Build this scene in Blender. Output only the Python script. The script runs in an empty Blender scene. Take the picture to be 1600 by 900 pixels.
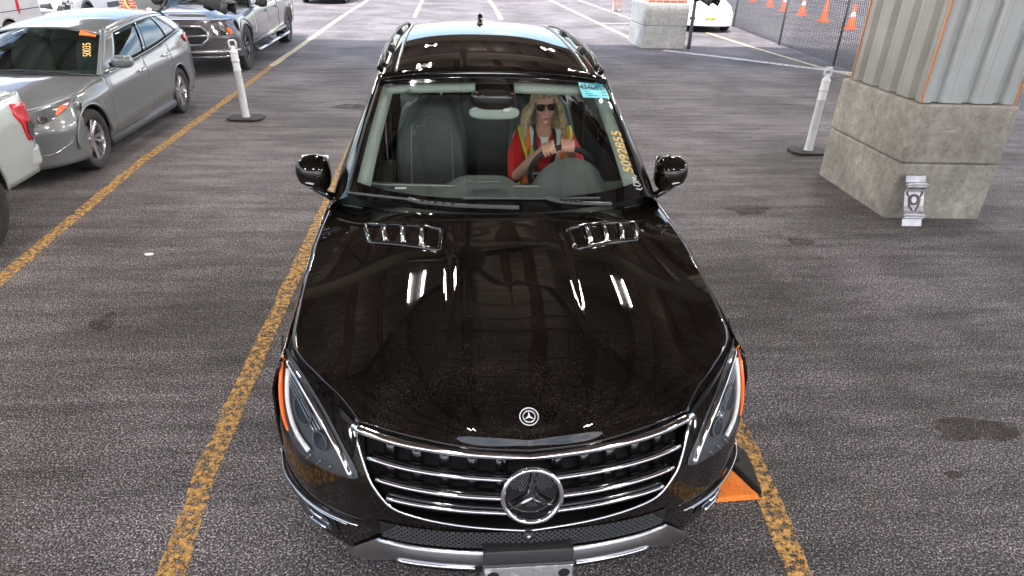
import bpy, bmesh, math, random
import numpy as np
from mathutils import Vector, Matrix
from mathutils.bvhtree import BVHTree
random.seed(7)
R = math.radians
SC = bpy.context.scene
COL = SC.collection

# ---------------------------------------------------------------- camera, sky, sun, exposure
def cam_matrix(rx, ry, rz):
    return Matrix.Rotation(rz, 3, 'Z') @ Matrix.Rotation(rx, 3, 'X') @ Matrix.Rotation(ry, 3, 'Z')
cd = bpy.data.cameras.new('camera'); co = bpy.data.objects.new('camera', cd); COL.objects.link(co)
cd.sensor_width = 36; cd.lens = 36 * 1007.013 / 1600; cd.clip_start = .05; cd.clip_end = 2000
co.matrix_world = Matrix.Translation((-.24032, -1.597, 2.34849)) @ cam_matrix(1.09153, .03026, -.09816).to_4x4()
SC.camera = co
W = bpy.data.worlds.new('World'); SC.world = W; W.use_nodes = True
nt = W.node_tree; nt.nodes.clear()
wo = nt.nodes.new('ShaderNodeOutputWorld'); bg = nt.nodes.new('ShaderNodeBackground'); sky = nt.nodes.new('ShaderNodeTexSky')
sky.sky_type = 'NISHITA'; sky.sun_disc = False; sky.sun_elevation = R(58); sky.sun_rotation = R(200)
sky.air_density = 1.2; sky.dust_density = 2.5; sky.ozone_density = 1.5
# broken white cloud in the sky itself
tc = nt.nodes.new('ShaderNodeTexCoord'); mp = nt.nodes.new('ShaderNodeMapping'); mp.inputs['Scale'].default_value = (1, 1, 2.6)
nz = nt.nodes.new('ShaderNodeTexNoise'); nz.inputs['Scale'].default_value = 2.6; nz.inputs['Detail'].default_value = 7; nz.inputs['Roughness'].default_value = .55
rp = nt.nodes.new('ShaderNodeValToRGB'); rp.color_ramp.elements[0].position = .48; rp.color_ramp.elements[1].position = .62
mx = nt.nodes.new('ShaderNodeMix'); mx.data_type = 'RGBA'; mx.inputs['B'].default_value = (9.5, 9.3, 9.6, 1)
nt.links.new(tc.outputs['Generated'], mp.inputs[0]); nt.links.new(mp.outputs[0], nz.inputs['Vector']); nt.links.new(nz.outputs[0], rp.inputs[0])
nt.links.new(rp.outputs[0], mx.inputs['Factor']); nt.links.new(sky.outputs[0], mx.inputs['A'])
nt.links.new(mx.outputs['Result'], bg.inputs[0]); bg.inputs[1].default_value = .10
nt.links.new(bg.outputs[0], wo.inputs[0])
sl = bpy.data.lights.new('sun', 'SUN'); sl.energy = 2.0; sl.angle = R(2.0); sl.color = (1, .96, .9)
so = bpy.data.objects.new('sun', sl); COL.objects.link(so)
# the sun stands high behind the far end of the canopy
el, az = R(58), R(200)
sd = Vector((math.sin(az) * math.cos(el), math.cos(az) * math.cos(el), math.sin(el)))
so.rotation_euler = sd.to_track_quat('Z', 'Y').to_euler()
vs = SC.view_settings; vs.view_transform = 'Standard'; vs.look = 'None'; vs.gamma = 1; vs.use_curve_mapping = False
vs.exposure = 2.2

# ---------------------------------------------------------------- materials
def mat(name, col, rough=.5, metal=0, coat=0, spec=.5, emit=None, es=1, bump=None, var=None, trans=0, ior=1.5):
    m = bpy.data.materials.new(name); m.use_nodes = True
    n = m.node_tree; b = n.nodes['Principled BSDF']
    b.inputs['Base Color'].default_value = (*col, 1); b.inputs['Roughness'].default_value = rough
    b.inputs['Metallic'].default_value = metal; b.inputs['Coat Weight'].default_value = coat; b.inputs['Coat Roughness'].default_value = .03
    b.inputs['Specular IOR Level'].default_value = spec; b.inputs['IOR'].default_value = ior
    b.inputs['Transmission Weight'].default_value = trans
    if emit: b.inputs['Emission Color'].default_value = (*emit, 1); b.inputs['Emission Strength'].default_value = es
    t = n.nodes.new('ShaderNodeTexCoord')
    if var:      # (scale, colour2, low, high)
        z = n.nodes.new('ShaderNodeTexNoise'); z.inputs['Scale'].default_value = var[0]; z.inputs['Detail'].default_value = 8; z.inputs['Roughness'].default_value = .65
        r = n.nodes.new('ShaderNodeValToRGB'); r.color_ramp.elements[0].position = var[2]; r.color_ramp.elements[1].position = var[3]
        r.color_ramp.elements[0].color = (*col, 1); r.color_ramp.elements[1].color = (*var[1], 1)
        n.links.new(t.outputs['Object'], z.inputs['Vector']); n.links.new(z.outputs[0], r.inputs[0]); n.links.new(r.outputs[0], b.inputs['Base Color'])
    if bump:     # (scale, strength, distance)
        z = n.nodes.new('ShaderNodeTexNoise'); z.inputs['Scale'].default_value = bump[0]; z.inputs['Detail'].default_value = 6
        u = n.nodes.new('ShaderNodeBump'); u.inputs['Strength'].default_value = bump[1]; u.inputs['Distance'].default_value = bump[2]
        n.links.new(t.outputs['Object'], z.inputs['Vector']); n.links.new(z.outputs[0], u.inputs['Height']); n.links.new(u.outputs[0], b.inputs['Normal'])
    return m
def glass(name, tint=(.8, .88, .85), rough=0, refl=1.0):
    """thin sheet glass: see-through tint with real Fresnel reflection"""
    m = bpy.data.materials.new(name); m.use_nodes = True; n = m.node_tree; n.nodes.clear()
    o = n.nodes.new('ShaderNodeOutputMaterial'); t = n.nodes.new('ShaderNodeBsdfTransparent'); g = n.nodes.new('ShaderNodeBsdfGlossy')
    f = n.nodes.new('ShaderNodeFresnel'); x = n.nodes.new('ShaderNodeMixShader'); q = n.nodes.new('ShaderNodeMath'); q.operation = 'MULTIPLY'
    t.inputs[0].default_value = (*tint, 1); g.inputs['Roughness'].default_value = rough; q.inputs[1].default_value = refl
    ge = n.nodes.new('ShaderNodeNewGeometry'); io = n.nodes.new('ShaderNodeMath'); io.operation = 'MULTIPLY_ADD'; io.inputs[1].default_value = 1 / 1.5 - 1.5; io.inputs[2].default_value = 1.5
    n.links.new(ge.outputs['Backfacing'], io.inputs[0]); n.links.new(io.outputs[0], f.inputs[0])
    n.links.new(f.outputs[0], q.inputs[0]); n.links.new(q.outputs[0], x.inputs[0]); n.links.new(t.outputs[0], x.inputs[1]); n.links.new(g.outputs[0], x.inputs[2]); n.links.new(x.outputs[0], o.inputs[0])
    return m
def dusty_paint(name, base, dust, amount=(.56, .66), rough=.06, metal=0.0):
    """car paint with clear coat and fine dust specks"""
    m = mat(name, base, rough, metal, 1.0); m.node_tree.nodes['Principled BSDF'].inputs['Coat Roughness'].default_value = .012
    n = m.node_tree; b = n.nodes['Principled BSDF']; t = n.nodes.new('ShaderNodeTexCoord')
    a = n.nodes.new('ShaderNodeTexNoise'); a.inputs['Scale'].default_value = 230; a.inputs['Detail'].default_value = 2
    c = n.nodes.new('ShaderNodeTexNoise'); c.inputs['Scale'].default_value = 5; c.inputs['Detail'].default_value = 5
    s = n.nodes.new('ShaderNodeMath'); s.operation = 'MULTIPLY_ADD'; s.inputs[1].default_value = .35; 
    r = n.nodes.new('ShaderNodeValToRGB'); r.color_ramp.elements[0].position = amount[0] + .17; r.color_ramp.elements[1].position = amount[1] + .2
    r.color_ramp.elements[0].color = (*base, 1); r.color_ramp.elements[1].color = (*dust, 1)
    n.links.new(t.outputs['Object'], a.inputs['Vector']); n.links.new(t.outputs['Object'], c.inputs['Vector'])
    n.links.new(c.outputs[0], s.inputs[0]); n.links.new(a.outputs[0], s.inputs[2]); n.links.new(s.outputs[0], r.inputs[0]); n.links.new(r.outputs[0], b.inputs['Base Color'])
    return m
M = {}
M['black_paint'] = dusty_paint('black_paint', (.0030, .0022, .0020), (.030, .023, .019), (.50, .66), rough=.5)
M['black_paint'].node_tree.nodes['Principled BSDF'].inputs['Specular IOR Level'].default_value = 0
M['black_paint'].node_tree.nodes['Principled BSDF'].inputs['Coat IOR'].default_value = 1.5
M['gloss_black'] = mat('gloss_black', (.006, .006, .007), .08, 0, .8)
M['plastic'] = mat('plastic', (.028, .028, .031), .45, bump=(300, .2, .001))
M['rubber'] = mat('rubber', (.018, .017, .017), .75, var=(9, (.05, .047, .044), .35, .8), bump=(60, .3, .003))
M['void'] = mat('void', (.004, .004, .005), .9)
M['chrome'] = mat('chrome', (.78, .78, .82), .07, 1)
M['satin'] = mat('satin', (.45, .46, .49), .28, 1)
M['darkmetal'] = mat('darkmetal', (.10, .10, .11), .35, 1)
M['ws'] = glass('windshield_glass', (.95, .985, .97), 0, 2.6)
M['lens'] = glass('lamp_lens', (.93, .94, .96), 0, .9)
M['tint'] = glass('tinted_glass', (.10, .13, .13), 0, 1.6)
M['clearside'] = glass('side_glass', (.72, .80, .78), 0, 1.2)
M['autoglass'] = glass('car_glass', (.50, .62, .60), 0, 1.3)
M['amber'] = mat('amber', (.95, .16, .02), .25, coat=.5)
M['red_lens'] = mat('red_lens', (.62, .008, .02), .15, coat=1)
M['white_plastic'] = mat('white_plastic', (.72, .74, .76), .4, var=(14, (.5, .5, .5), .5, .8))
M['interior'] = mat('interior', (.075, .092, .09), .65, bump=(120, .2, .002))
M['trimgrey'] = mat('trimgrey', (.42, .50, .46), .6)
M['leather'] = mat('leather', (.060, .072, .076), .42, bump=(90, .3, .003))
M['stitch'] = mat('stitch', (.35, .38, .38), .6)
M['headliner'] = mat('headliner', (.30, .34, .32), .8)
M['silverpaint'] = dusty_paint('silverpaint', (.165, .178, .19), (.17, .17, .17), rough=.34, metal=.3)
M['greypaint'] = dusty_paint('greypaint', (.075, .068, .08), (.09, .08, .085), rough=.3, metal=.35)
M['paleblue'] = dusty_paint('paleblue', (.42, .50, .52), (.4, .4, .4), rough=.2, metal=.3)
M['truckwhite'] = dusty_paint('truckwhite', (.52, .57, .57), (.4, .4, .38), rough=.2, metal=.2)
M['white'] = mat('white', (.78, .79, .79), .3, coat=.6, var=(3, (.68, .68, .66), .4, .8))
M['bumpergrey'] = mat('bumpergrey', (.055, .06, .068), .5)
M['alloy'] = mat('alloy', (.52, .50, .54), .25, .9)
M['brake_red'] = mat('brake_red', (.6, .02, .02), .4)
M['seatfabric'] = mat('seatfabric', (.12, .12, .11), .8)
M['yellow'] = mat('yellow', (.75, .5, .12), .6)
M['white_ink'] = mat('white_ink', (.85, .87, .9), .5)
M['ink'] = mat('ink', (.01, .015, .03), .6)
M['cyan'] = mat('cyan', (.10, .66, .80), .5)
M['orangelabel'] = mat('orangelabel', (.9, .17, .03), .5)
M['greenlabel'] = mat('greenlabel', (.32, .6, .3), .5)
M['red'] = mat('red', (.75, .015, .02), .4)

# ---------------------------------------------------------------- object helpers
def link(name, me, parent=None, mats=None, smooth=True, solid=0, bevel=0, auto=None, loc=None):
    o = bpy.data.objects.new(name, me); COL.objects.link(o)
    if mats is not None:
        for m in (mats if isinstance(mats, (list, tuple)) else [mats]): me.materials.append(M[m] if isinstance(m, str) else m)
    if smooth: me.polygons.foreach_set('use_smooth', [True] * len(me.polygons))
    if parent is not None: o.parent = parent
    if loc: o.location = loc
    if solid:
        s = o.modifiers.new('solid', 'SOLIDIFY'); s.thickness = solid; s.offset = -1
    if bevel:
        b = o.modifiers.new('bevel', 'BEVEL'); b.width = bevel; b.segments = 2; b.limit_method = 'ANGLE'; b.angle_limit = R(40); b.harden_normals = False
    if auto: 
        try: me.set_sharp_from_angle(angle=R(auto))
        except Exception: pass
    return o
def empty(name, label, cat, loc=(0, 0, 0), rz=0, group=None):
    o = bpy.data.objects.new(name, None); COL.objects.link(o); o.location = loc; o.rotation_euler = (0, 0, rz); o.empty_display_size = .2
    o['label'] = label; o['category'] = cat
    if group: o['group'] = group
    return o
def tag(o, label, cat, group=None, kind=None):
    if label: o['label'] = label; o['category'] = cat
    if group: o['group'] = group
    if kind: o['kind'] = kind
    return o
def structure(o): o['kind'] = 'structure'; return o
class MB:
    """collects shapes into one mesh"""
    def __init__(s): s.v = []; s.f = []; s.m = []; s.mi = 0
    def add(s, vs, fs):
        k = len(s.v); s.v += [tuple(v) for v in vs]; s.f += [tuple(i + k for i in f) for f in fs]; s.m += [s.mi] * len(fs); return s
    def box(s, lo, hi, rot=None, c=None):
        x0, y0, z0 = lo; x1, y1, z1 = hi
        vs = [Vector(p) for p in ((x0, y0, z0), (x1, y0, z0), (x1, y1, z0), (x0, y1, z0), (x0, y0, z1), (x1, y0, z1), (x1, y1, z1), (x0, y1, z1))]
        if rot is not None:
            cc = Vector(c) if c else sum(vs, Vector()) / 8; vs = [rot @ (v - cc) + cc for v in vs]
        return s.add(vs, [(0, 3, 2, 1), (4, 5, 6, 7), (0, 1, 5, 4), (1, 2, 6, 5), (2, 3, 7, 6), (3, 0, 4, 7)])
    def tube(s, pts, r, n=8, cap=True, flat=1.0, up=None, closed=False):
        pts = [Vector(p) for p in pts]; N = len(pts); rs = r if isinstance(r, (list, tuple)) else [r] * N
        vs = []; prev = None
        for i, p in enumerate(pts):
            a = pts[(i - 1) % N] if (i > 0 or closed) else p; b = pts[(i + 1) % N] if (i < N - 1 or closed) else p
            d = (b - a).normalized(); u = Vector(up) if up else (prev if prev else (Vector((0, 0, 1)) if abs(d.z) < .9 else Vector((1, 0, 0))))
            sx = d.cross(u)
            if sx.length < 1e-6: sx = d.cross(Vector((0, 1, .1)))
            sx.normalize(); uu = sx.cross(d).normalized(); prev = uu
            for k in range(n):
                t = 2 * math.pi * k / n + math.pi / n; vs.append(p + sx * math.cos(t) * rs[i] + uu * math.sin(t) * rs[i] * flat)
        fs = [(i * n + k, i * n + (k + 1) % n, (i + 1) * n + (k + 1) % n, (i + 1) * n + k) for i in range(N - 1) for k in range(n)]
        if closed: fs += [((N - 1) * n + k, (N - 1) * n + (k + 1) % n, (k + 1) % n, k) for k in range(n)]
        elif cap: fs += [tuple(reversed(range(n))), tuple(range((N - 1) * n, N * n))]
        return s.add(vs, fs)
    def lathe(s, prof, n=32, axis='z', c=(0, 0, 0)):
        vs = []; c = Vector(c)
        for k in range(n):
            t = 2 * math.pi * k / n; ct, st = math.cos(t), math.sin(t)
            for r, h in prof:
                vs.append(c + (Vector((r * ct, r * st, h)) if axis == 'z' else Vector((h, r * ct, r * st)) if axis == 'x' else Vector((r * ct, h, r * st))))
        P = len(prof); fs = [(k * P + i, ((k + 1) % n) * P + i, ((k + 1) % n) * P + i + 1, k * P + i + 1) for k in range(n) for i in range(P - 1)]
        return s.add(vs, fs)
    def grid(s, g, flip=False):
        nu, nv = len(g), len(g[0]); fs = []
        for i in range(nu - 1):
            for j in range(nv - 1):
                q = (i * nv + j, i * nv + j + 1, (i + 1) * nv + j + 1, (i + 1) * nv + j); fs.append(q[::-1] if flip else q)
        return s.add([p for r in g for p in r], fs)
    def prism(s, out, z0, z1):
        n = len(out); s.add([(x, y, z0) for x, y in out] + [(x, y, z1) for x, y in out], [tuple(reversed(range(n))), tuple(range(n, 2 * n))] + [(k, (k + 1) % n, n + (k + 1) % n, n + k) for k in range(n)]); return s
    def map(s, fn): s.v = [tuple(fn(Vector(v))) for v in s.v]; return s
    def mirror(s):
        k = len(s.v); s.v += [(-x, y, z) for x, y, z in s.v]; s.f += [tuple(i + k for i in reversed(f)) for f in s.f]; s.m += list(s.m); return s
    def mesh(s, name, weld=1e-4):
        me = bpy.data.meshes.new(name); me.from_pydata(s.v, [], s.f); me.polygons.foreach_set('material_index', s.m)
        if weld:
            b = bmesh.new(); b.from_mesh(me); bmesh.ops.remove_doubles(b, verts=b.verts, dist=weld); bmesh.ops.recalc_face_normals(b, faces=b.faces) if weld > 0 and getattr(s, 'recalc', False) else None
            b.to_mesh(me); b.free()
        me.update(); return me
    def build(s, name, mats, parent=None, **k): return link(name, s.mesh(name), parent, mats, **k)
def cr(p0, p1, p2, p3, t):
    return .5 * ((2 * p1) + (p2 - p0) * t + (2 * p0 - 5 * p1 + 4 * p2 - p3) * t * t + (3 * p1 - p0 - 3 * p2 + p3) * t ** 3)
def spl(P, n, lin=False):
    P = [np.array(p, float) for p in P]; m = len(P) - 1; out = []
    for k in range(n):
        u = k / (n - 1) * m; i = min(int(u), m - 1); t = u - i
        a = P[i - 1] if i > 0 else 2 * P[0] - P[1]; d = P[i + 2] if i + 2 <= m else 2 * P[m] - P[m - 1]
        out.append(P[i] * (1 - t) + P[i + 1] * t if lin else cr(a, P[i], P[i + 1], d, t))
    return out
def surf(rows, nu, nv):
    rr = [spl(r, nv) for r in rows]; cols = [spl([r[j] for r in rr], nu) for j in range(nv)]
    return [[cols[j][i] for j in range(nv)] for i in range(nu)]
def itp(x, T): return float(np.interp(x, [a for a, b in T], [b for a, b in T]))
def sitp(x, T):
    """smooth (monotone-ish) interpolation"""
    X = [a for a, b in T]; Y = [b for a, b in T]
    if x <= X[0]: return Y[0]
    if x >= X[-1]: return Y[-1]
    i = max(j for j in range(len(X) - 1) if X[j] <= x); h = X[i + 1] - X[i]; t = (x - X[i]) / h
    def sl(j):
        if j <= 0 or j >= len(X) - 1: return (Y[1] - Y[0]) / (X[1] - X[0]) if j <= 0 else (Y[-1] - Y[-2]) / (X[-1] - X[-2])
        a = (Y[j] - Y[j - 1]) / (X[j] - X[j - 1]); b = (Y[j + 1] - Y[j]) / (X[j + 1] - X[j]); return 0 if a * b <= 0 else 2 * a * b / (a + b)
    a, b = sl(i) * h, sl(i + 1) * h
    return (2 * t ** 3 - 3 * t * t + 1) * Y[i] + (t ** 3 - 2 * t * t + t) * a + (-2 * t ** 3 + 3 * t * t) * Y[i + 1] + (t ** 3 - t * t) * b
def blob(f, outline, off=.004, n=6, smooth_out=0, flip=False):
    """fills a closed outline (list of 2D) on a surface f(a,b,off)->xyz by rings towards its centre"""
    O = [np.array(p, float) for p in outline]
    if smooth_out:
        m = len(O); Q = []
        for i in range(m):
            for k in range(smooth_out): Q.append(cr(O[i - 1], O[i], O[(i + 1) % m], O[(i + 2) % m], k / smooth_out))
        O = Q
    c = sum(O) / len(O); m = len(O); vs = [f(c[0], c[1], off)]
    for r in range(1, n + 1):
        for p in O: q = c + (p - c) * r / n; vs.append(f(q[0], q[1], off))
    fs = [(0, 1 + (k + 1) % m, 1 + k) for k in range(m)]
    for r in range(n - 1): fs += [(1 + r * m + k, 1 + r * m + (k + 1) % m, 1 + (r + 1) * m + (k + 1) % m, 1 + (r + 1) * m + k) for k in range(m)]
    if flip: fs = [g[::-1] for g in fs]
    return vs, fs
def text_mesh(s, size=1, bold=0, shear=0, sx=1, ext=0):
    cu = bpy.data.curves.new('t', 'FONT'); cu.body = s; cu.size = size; cu.align_x = 'CENTER'; cu.align_y = 'CENTER'; cu.offset = bold; cu.shear = shear; cu.extrude = ext
    o = bpy.data.objects.new('t', cu); COL.objects.link(o); bpy.context.view_layer.update()
    me = bpy.data.meshes.new_from_object(o.evaluated_get(bpy.context.evaluated_depsgraph_get())); bpy.data.objects.remove(o); bpy.data.curves.remove(cu)
    for v in me.vertices: v.co.x *= sx
    return me
def text_on(name, s, mt, origin, U, V, size, parent, off=.003, bold=0, shear=0, sx=1, label=None):
    me = text_mesh(s, size, bold, shear, sx); me.name = name; U = Vector(U).normalized(); V = Vector(V); V = (V - U * V.dot(U)).normalized(); N = U.cross(V)
    for v in me.vertices: v.co = Vector(origin) + U * v.co.x + V * v.co.y + N * off
    return link(name, me, parent, mt, smooth=False)
def circ(c, r, n=24): return [(c[0] + r * math.cos(2 * math.pi * k / n), c[1] + r * math.sin(2 * math.pi * k / n)) for k in range(n)]

# ---------------------------------------------------------------- asphalt
def asphalt():
    m = bpy.data.materials.new('asphalt'); m.use_nodes = True; n = m.node_tree; L = n.links; b = n.nodes['Principled BSDF']
    t = n.nodes.new('ShaderNodeTexCoord')
    def noise(sc, det=4, ro=.6, mapv=None):
        z = n.nodes.new('ShaderNodeTexNoise'); z.inputs['Scale'].default_value = sc; z.inputs['Detail'].default_value = det; z.inputs['Roughness'].default_value = ro
        if mapv:
            q = n.nodes.new('ShaderNodeMapping'); q.inputs['Scale'].default_value = mapv; q.inputs['Rotation'].default_value = (0, 0, R(2)); L.new(t.outputs['Object'], q.inputs[0]); L.new(q.outputs[0], z.inputs['Vector'])
        else: L.new(t.outputs['Object'], z.inputs['Vector'])
        return z
    def ramp(src, e):
        r = n.nodes.new('ShaderNodeValToRGB'); L.new(src, r.inputs[0]); r.color_ramp.elements[0].position = e[0][0]; r.color_ramp.elements[0].color = (*e[0][1], 1)
        r.color_ramp.elements[1].position = e[-1][0]; r.color_ramp.elements[1].color = (*e[-1][1], 1)
        for p, c in e[1:-1]: q = r.color_ramp.elements.new(p); q.color = (*c, 1)
        return r
    def mixc(f, a, c, mode='MIX'):
        x = n.nodes.new('ShaderNodeMix'); x.data_type = 'RGBA'; x.blend_type = mode
        if isinstance(f, (int, float)): x.inputs['Factor'].default_value = f
        else: L.new(f, x.inputs['Factor'])
        for s, k in ((a, 'A'), (c, 'B')):
            if isinstance(s, tuple): x.inputs[k].default_value = (*s, 1)
            else: L.new(s, x.inputs[k])
        return x.outputs['Result']
    agg = n.nodes.new('ShaderNodeTexVoronoi'); agg.inputs['Scale'].default_value = 105; L.new(t.outputs['Object'], agg.inputs['Vector'])
    ag2 = noise(104, 3, .8); 
    c1 = ramp(ag2.outputs[0], [(.36, (.012, .011, .011)), (.455, (.055, .0515, .0525)), (.54, (.118, .114, .118)), (.62, (.58, .57, .585))])
    c2 = ramp(agg.outputs['Color'], [(.15, (.55, .53, .55)), (.9, (1.45, 1.40, 1.45))])
    col = mixc(1, c1.outputs[0], c2.outputs[0], 'MULTIPLY')
    big = noise(.55, 6, .6); bl = ramp(big.outputs[0], [(.34, (.60, .57, .55)), (.66, (1.34, 1.32, 1.33))]); col = mixc(1, col, bl.outputs[0], 'MULTIPLY')
    stk = noise(1.0, 7, .7, (.9, 5.5, 1)); sr = ramp(stk.outputs[0], [(.38, (.66, .64, .63)), (.62, (1.25, 1.23, 1.22))]); col = mixc(1, col, sr.outputs[0], 'MULTIPLY')
    # brownish rubbed-in dirt
    d = noise(1.6, 8, .7); dr = ramp(d.outputs[0], [(.58, (0, 0, 0)), (.80, (1, 1, 1))]); dm = n.nodes.new('ShaderNodeMath'); dm.operation = 'MULTIPLY'; dm.inputs[1].default_value = .35
    L.new(dr.outputs[0], dm.inputs[0]); col = mixc(dm.outputs[0], col, (.13, .108, .095))
    L.new(col, b.inputs['Base Color']); b.inputs['Roughness'].default_value = .82; b.inputs['Specular IOR Level'].default_value = .35
    u = n.nodes.new('ShaderNodeBump'); u.inputs['Strength'].default_value = .7; u.inputs['Distance'].default_value = .006
    L.new(ag2.outputs[0], u.inputs['Height']); L.new(u.outputs[0], b.inputs['Normal'])
    return m
M['asphalt'] = asphalt()
def worn(name, c1, c2, lo, hi, scale=18, rough=.7, amax=1.0):
    """worn paint or stain: see-through where it has worn off"""
    m = bpy.data.materials.new(name); m.use_nodes = True; n = m.node_tree; b = n.nodes['Principled BSDF']; L = n.links
    t = n.nodes.new('ShaderNodeTexCoord'); z = n.nodes.new('ShaderNodeTexNoise'); z.inputs['Scale'].default_value = scale; z.inputs['Detail'].default_value = 9; z.inputs['Roughness'].default_value = .75
    y = n.nodes.new('ShaderNodeTexNoise'); y.inputs['Scale'].default_value = scale * 3.3; y.inputs['Detail'].default_value = 4
    r = n.nodes.new('ShaderNodeValToRGB'); r.color_ramp.elements[0].position = lo; r.color_ramp.elements[1].position = hi; r.color_ramp.elements[1].color = (amax, amax, amax, 1)
    q = n.nodes.new('ShaderNodeValToRGB'); q.color_ramp.elements[0].position = .35; q.color_ramp.elements[1].position = .65; q.color_ramp.elements[0].color = (*c1, 1); q.color_ramp.elements[1].color = (*c2, 1)
    L.new(t.outputs['Object'], z.inputs['Vector']); L.new(t.outputs['Object'], y.inputs['Vector']); L.new(z.outputs[0], r.inputs[0]); L.new(r.outputs[0], b.inputs['Alpha'])
    L.new(y.outputs[0], q.inputs[0]); L.new(q.outputs[0], b.inputs['Base Color']); b.inputs['Roughness'].default_value = rough
    return m
M['lane_paint'] = worn('lane_paint', (.34, .19, .05), (.74, .42, .13), .42, .54, 26)
M['lane_paint_far'] = worn('lane_paint_far', (.50, .40, .22), (.75, .66, .45), .36, .5, 14)
M['lane_white'] = worn('lane_white', (.45, .43, .42), (.75, .73, .72), .38, .52, 9)
M['stain'] = worn('stain', (.030, .022, .016), (.085, .062, .042), .30, .62, 5, .85, .72)
g = MB(); g.add([(-300, -150, 0), (300, -150, 0), (300, 500, 0), (-300, 500, 0)], [(0, 1, 2, 3)]); structure(g.build('ground', 'asphalt', smooth=False))
def strip(name, pts, w, m, z=.004):
    g = MB(); a = []; b = []
    Q = [Vector((*p, 0)) for p in pts]; P = [Q[0]]; rr = random.Random(len(pts) * 31 + int(w * 1000))
    for p, q in zip(Q, Q[1:]):
        k = max(1, min(160, int((q - p).length / .03))); P += [p.lerp(q, (i + 1) / k) for i in range(k)]
    ja = jb = 0
    for i, p in enumerate(P):
        d = (P[min(i + 1, len(P) - 1)] - P[max(i - 1, 0)]).normalized(); s = Vector((d.y, -d.x, 0)); ja = ja * .7 + rr.uniform(-.006, .006); jb = jb * .7 + rr.uniform(-.006, .006); a.append(p + s * (w / 2 + ja)); b.append(p - s * (w / 2 + jb))
    g.add([(q.x, q.y, z) for q in a + b], [(i, i + 1, len(a) + i + 1, len(a) + i) for i in range(len(a) - 1)]); 
    o = g.build(name, m, smooth=False); structure(o); return o
strip('lane_line', [(-1.42, -1.2), (-1.45, .38), (-1.5, 1.04), (-1.52, 2.0), (-1.54, 4.4), (-1.66, 12)], .115, 'lane_paint')
strip('lane_line', [(-3.66, 1.5), (-3.74, 3.14), (-3.83, 4.2), (-3.99, 6.4), (-4.06, 9.5), (-4.2, 13.6)], .12, 'lane_paint')
strip('lane_line', [(-4.2, 13.6), (-4.25, 16.6), (-4.45, 26), (-4.7, 60)], .15, 'lane_paint_far')
strip('lane_line', [(1.18, -1.0), (1.22, .19), (1.275, .62), (1.33, .96), (1.42, 3.0), (1.5, 8)], .115, 'lane_paint')
strip('lane_line', [(5.5, 19.3), (5.5, 21), (5.48, 24.3), (5.4, 40)], .16, 'lane_paint_far')
strip('lane_line', [(7.4, 22.5), (7.3, 31), (7.1, 45)], .15, 'lane_paint_far')
strip('lane_line', [(-1.70, 26), (-1.75, 31.7), (-1.8, 50)], .14, 'lane_paint_far')
strip('lane_line', [(1.72, 26), (1.81, 30.8), (1.9, 50)], .17, 'lane_paint_far')
strip('lane_line', [(8.85, 22.5), (8.87, 18.3), (8.98, 14.7), (9.2, 12.6)], .13, 'lane_paint_far')
strip('stop_line', [(5.75, 17.35), (7.2, 16.0), (9.3, 13.75), (10.1, 12.9)], .30, 'lane_white', .008)
strip('bay_line', [(5.55, 20.9), (7.2, 21.2)], .13, 'lane_paint_far', .008)
strip('bay_line', [(5.55, 24.9), (7.3, 25.6)], .13, 'lane_paint_far', .008)
def stain(x, y, rx, ry, name='oil_stain', m='stain'):
    g = MB(); n = 28; pr = random.random() * 6
    o = [(x + rx * math.cos(t) * (1 + .22 * math.sin(3 * t + pr) + .1 * math.sin(7 * t)), y + ry * math.sin(t) * (1 + .2 * math.sin(2 * t + pr) + .1 * math.sin(5 * t))) for t in [2 * math.pi * k / n for k in range(n)]]
    g.add([(a, b, .006) for a, b in o], [tuple(range(n))]); structure(g.build(name, m, smooth=False))
stain(2.68, 1.06, .25, .12); stain(2.32, .72, .05, .03); stain(-2.67, 2.48, .085, .11); stain(2.85, 4.6, .22, .16); stain(-1.9, 9.5, .35, .2); stain(3.0, 3.75, .12, .09)

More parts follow.
